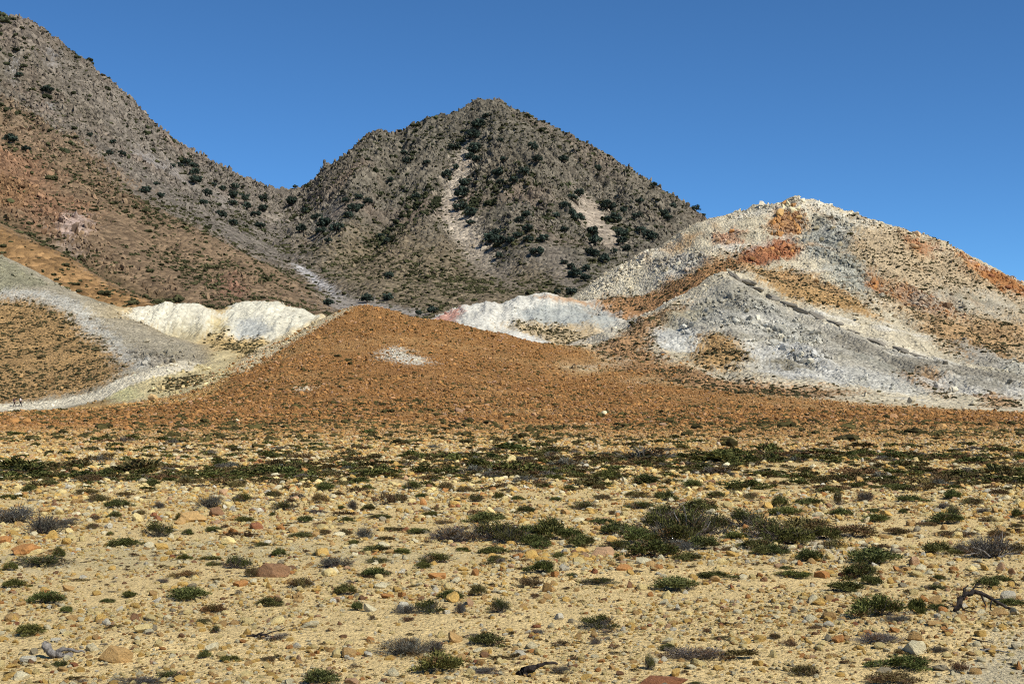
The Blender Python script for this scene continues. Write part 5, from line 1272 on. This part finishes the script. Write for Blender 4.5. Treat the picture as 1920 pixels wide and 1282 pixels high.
# ------------------------------------------------------------------ two walkers on the path
def flat_mat(name, rgb):
    t = NT(name); return t.done(t.mix(1.0, rgb, t.grey(t.rng(t.noise(20, 3), .3, .7, .85, 1.15)), 'MULTIPLY'))
def skin_obj(name, joints, edges, radii, mat, parent, root=0):
    me = bpy.data.meshes.new(name); me.from_pydata(joints, edges, []); me.update()
    o = link(name, me, parent, mat)
    md = o.modifiers.new('skin', 'SKIN'); md.use_smooth_shade = True
    sv = me.skin_vertices[0].data
    for i, r in enumerate(radii):
        sv[i].radius = r if isinstance(r, tuple) else (r, r); sv[i].use_root = (i == root)
    s = o.modifiers.new('sub', 'SUBSURF'); s.levels = 1; s.render_levels = 1
    return o
def walker(px, py, yaw, shirt, trousers, hair, pack, label, stride, bend):
    p = T1.at(px, py, 238)
    e = bpy.data.objects.new('person', None); COL.objects.link(e); e.location = p; e.rotation_euler = (0, 0, yaw)
    s = stride
    J = [(0, 0, .95), (0, .01, 1.15), (0, .02 + bend * .3, 1.40), (0, .03 + bend * .5, 1.50), (0, .05 + bend * .6, 1.60), (0, .055 + bend * .6, 1.72),
         (.19, .02 + bend * .3, 1.40), (.25, -.10, 1.14), (.24, .06, .94), (.24, .10, .86), (-.19, .02 + bend * .3, 1.40), (-.25, .12, 1.15), (-.23, .24, .98), (-.23, .28, .91),
         (.10, 0, .90), (.10, .14 * s, .50), (.10, .16 * s, .09), (.10, .28 * s + .06, .04), (-.10, 0, .90), (-.10, -.06 * s, .50), (-.10, -.30 * s, .11), (-.10, -.20 * s, .04)]
    E = [(0, 1), (1, 2), (2, 3), (3, 4), (4, 5), (2, 6), (6, 7), (7, 8), (8, 9), (2, 10), (10, 11), (11, 12), (12, 13), (0, 14), (14, 15), (15, 16), (16, 17), (0, 18), (18, 19), (19, 20), (20, 21)]
    Rr = [(.15, .11), (.135, .10), (.16, .10), .055, (.085, .095), (.07, .085), .06, .045, .035, .038, .06, .045, .035, .038, .085, .06, .045, .04, .085, .06, .045, .04]
    skin_obj('body', J, E, Rr, flat_mat('skin', (.36, .21, .14)), e)
    up = [0, 1, 2, 6, 7, 10, 11]; ue = [(0, 1), (1, 2), (2, 3), (3, 4), (2, 5), (5, 6)]
    skin_obj('shirt', [J[i] for i in up], ue, [(.175, .135), (.16, .125), (.185, .125), .08, .065, .08, .065], flat_mat('shirt_cloth', shirt), e)
    dn = [0, 14, 15, 16, 18, 19, 20]; de = [(0, 1), (1, 2), (2, 3), (0, 4), (4, 5), (5, 6)]
    skin_obj('trousers', [J[i] for i in dn], de, [(.17, .13), .10, .078, .06, .10, .078, .06], flat_mat('trouser_cloth', trousers), e)
    h = rock_mesh('hair', 5, 3, 0, .05, False)
    o = link('hair', h, e, flat_mat('hair_dark', hair)); o.location = (0, .03 + bend * .6, 1.70); o.scale = (.22, .25, .20)
    for sx, (fy, fz) in ((.10, (.20 * s + .04, .05)), (-.10, (-.24 * s, .06))):
        o = link('shoe', rock_mesh('shoe', 9, 2, 2, .05, False), e, flat_mat('shoe_leather', (.05, .04, .035))); o.location = (sx, fy, fz); o.scale = (.10, .27, .11)
    if pack:
        bm = bmesh.new(); bmesh.ops.create_cube(bm, size=1); bmesh.ops.bevel(bm, geom=bm.edges[:], offset=.18, segments=3, affect='EDGES')
        me = bpy.data.meshes.new('backpack'); bm.to_mesh(me); bm.free()
        o = link('backpack', me, e, flat_mat('pack_cloth', pack)); o.location = (0, -.17 + bend * .2, 1.24); o.scale = (.30, .20, .44)
    tag(e, label, 'person', 'walkers on the path')
walker(27, 762.5, math.radians(-70), (.045, .022, .035), (.05, .03, .03), (.02, .015, .012), (.03, .018, .028), 'person in dark clothes with a dark backpack walking behind on the path', .8, .10)
walker(38.5, 761.5, math.radians(-80), (.75, .74, .72), (.02, .02, .025), (.02, .014, .01), (.05, .05, .055), 'person in white top and dark trousers striding ahead on the path', 1.1, .0)
print('objects', len(bpy.data.objects))

# ------------------------------------------------------------------ labels that single each thing out
LMK = [(355, 978, 'the big tan boulder'), (40, 1040, 'the orange-brown boulder'), (505, 1082, 'the purplish-brown boulder'), (112, 1232, 'the weathered log'), (1290, 1005, 'the bare-branched thicket'),
       (1130, 1044, 'the reddish-tan boulder'), (1800, 1148, 'the charred branch'), (1250, 1285, 'the red-brown boulder'), (1717, 1060, 'the pinkish boulder'), (755, 1232, 'the grey dead brush'),
       (828, 1264, 'the bushiest green shrub'), (1272, 1112, 'the dark green cushion'), (1650, 1158, 'the biggest green shrub'), (820, 1087, 'the orange-tan boulder'), (988, 1266, 'the burnt stump'),
       (78, 1002, 'the bare upright twigs'), (1865, 1046, 'the big dead bush'), (1850, 1224, 'the curved grey stick'), (925, 1018, 'the long thicket'), (265, 1188, 'the pale yellow boulder'),
       (492, 1194, 'the dark fallen twigs'), (1716, 1228, 'the cream boulder'), (345, 1128, 'the wide shrub on gravel'), (692, 1148, 'the pale beige stone'), (1122, 1183, 'the grey-green clump'), (1595, 1082, 'the rust-red slab'),
       (390, 953, 'the leafless bush'), (1400, 1005, 'the white sand patch'), (960, 865, 'the pale angular boulder'), (1640, 872, 'the sandy bank')]
SELF = {(925, 1018): 'long grey-green thicket beside white sand, in the middle distance', (1240, 1006): None, (345, 1128): 'wide low green shrub on open gravel', (755, 1232): 'spreading grey dead brush behind the bushiest green shrub',
        (828, 1264): 'bushiest dark green shrub, in front of the grey dead brush', (1272, 1112): 'dark green cushion shrub alone on yellow gravel with a white stone in front', (1650, 1158): 'biggest green shrub, beside the charred branch',
        (1122, 1183): 'grey-green clump alone on open yellow gravel', (1868, 1048): 'big dead bush with pale bare branches', (390, 953): 'leafless grey bush beside two white stones', (1295, 1012): 'tall grey-green thicket full of bare branches'}
ORD = ['', 'second ', 'third ', 'fourth ', 'fifth ', 'sixth ', 'seventh ', 'eighth ', 'ninth ', 'tenth ', 'eleventh ', 'twelfth ', 'thirteenth ', 'fourteenth ']
def assign(items, lmk, words=16):
    by = {}
    for o, desc, px, py, cat, grp in items:
        o['category'] = cat; o['group'] = grp
        s = SELF.get((int(px), int(py)))
        if s: o['label'] = s; continue
        c = sorted(((math.hypot((px - l[0]), 2.0 * (py - l[1])), l) for l in lmk), key=lambda t: t[0])
        c = [t for t in c if t[0] > 3]
        d, l = c[0]
        dx, dy = px - l[0], 2.0 * (py - l[1])
        if cat == 'tree': rel = ('beside ' if abs(dx) > abs(dy) else 'above ' if dy < 0 else 'below ')
        else: rel = ('beside ' if abs(dx) > 1.3 * abs(dy) and d < 60 else ('to the left of ' if dx < 0 else 'to the right of ') if abs(dx) > 1.3 * abs(dy) else 'behind ' if dy < 0 else 'in front of ')
        by.setdefault((desc, rel, l[2]), []).append((d, o))
    for (desc, rel, l), lst in by.items():
        lst.sort(key=lambda t: t[0])
        for i, (d, o) in enumerate(lst):
            if len(lst) == 1: t = f'{desc[0]} {desc[1]} {rel}{l}'
            else: t = f'{ORD[min(i, 13)]}closest {desc[0]} {desc[1]} {rel}{l}'
            o['label'] = t.replace('tiny small', 'tiny')
assign(THINGS, LMK)
HL = [(v[0], v[1], 'the ' + k) for k, v in HLM.items()]
assign([(o, ('jutting', cn + ' rock block'), px, py, 'rock', 'blocks on the rocky hill') for o, px, py, cn in HT], HL)
TLM = [(548, 352, 'the saddle'), (905, 182, 'the pointed summit'), (850, 380, 'the long scree chute'), (1120, 415, 'the broad scree patch'), (710, 240, 'the rocky left summit'), (610, 430, 'the lower scree streak'),
       (760, 580, 'the valley floor'), (350, 330, 'the pale scree streak'), (18, 262, 'the brown buttress'), (90, 190, 'the white gully'), (1320, 405, 'the right end of the skyline'), (940, 450, 'the rocky central rib'),
       (1180, 440, 'the right-hand gully'), (460, 385, 'the scree below the saddle'), (1060, 320, 'the right rib'), (430, 350, 'the pale slope')]
assign([(o, ('large' if w >= 20 else 'middling' if w >= 14 else 'small', 'dark round oak'), px, py, 'tree', 'oaks scattered on the mountains') for o, px, py, w in TREES], TLM)
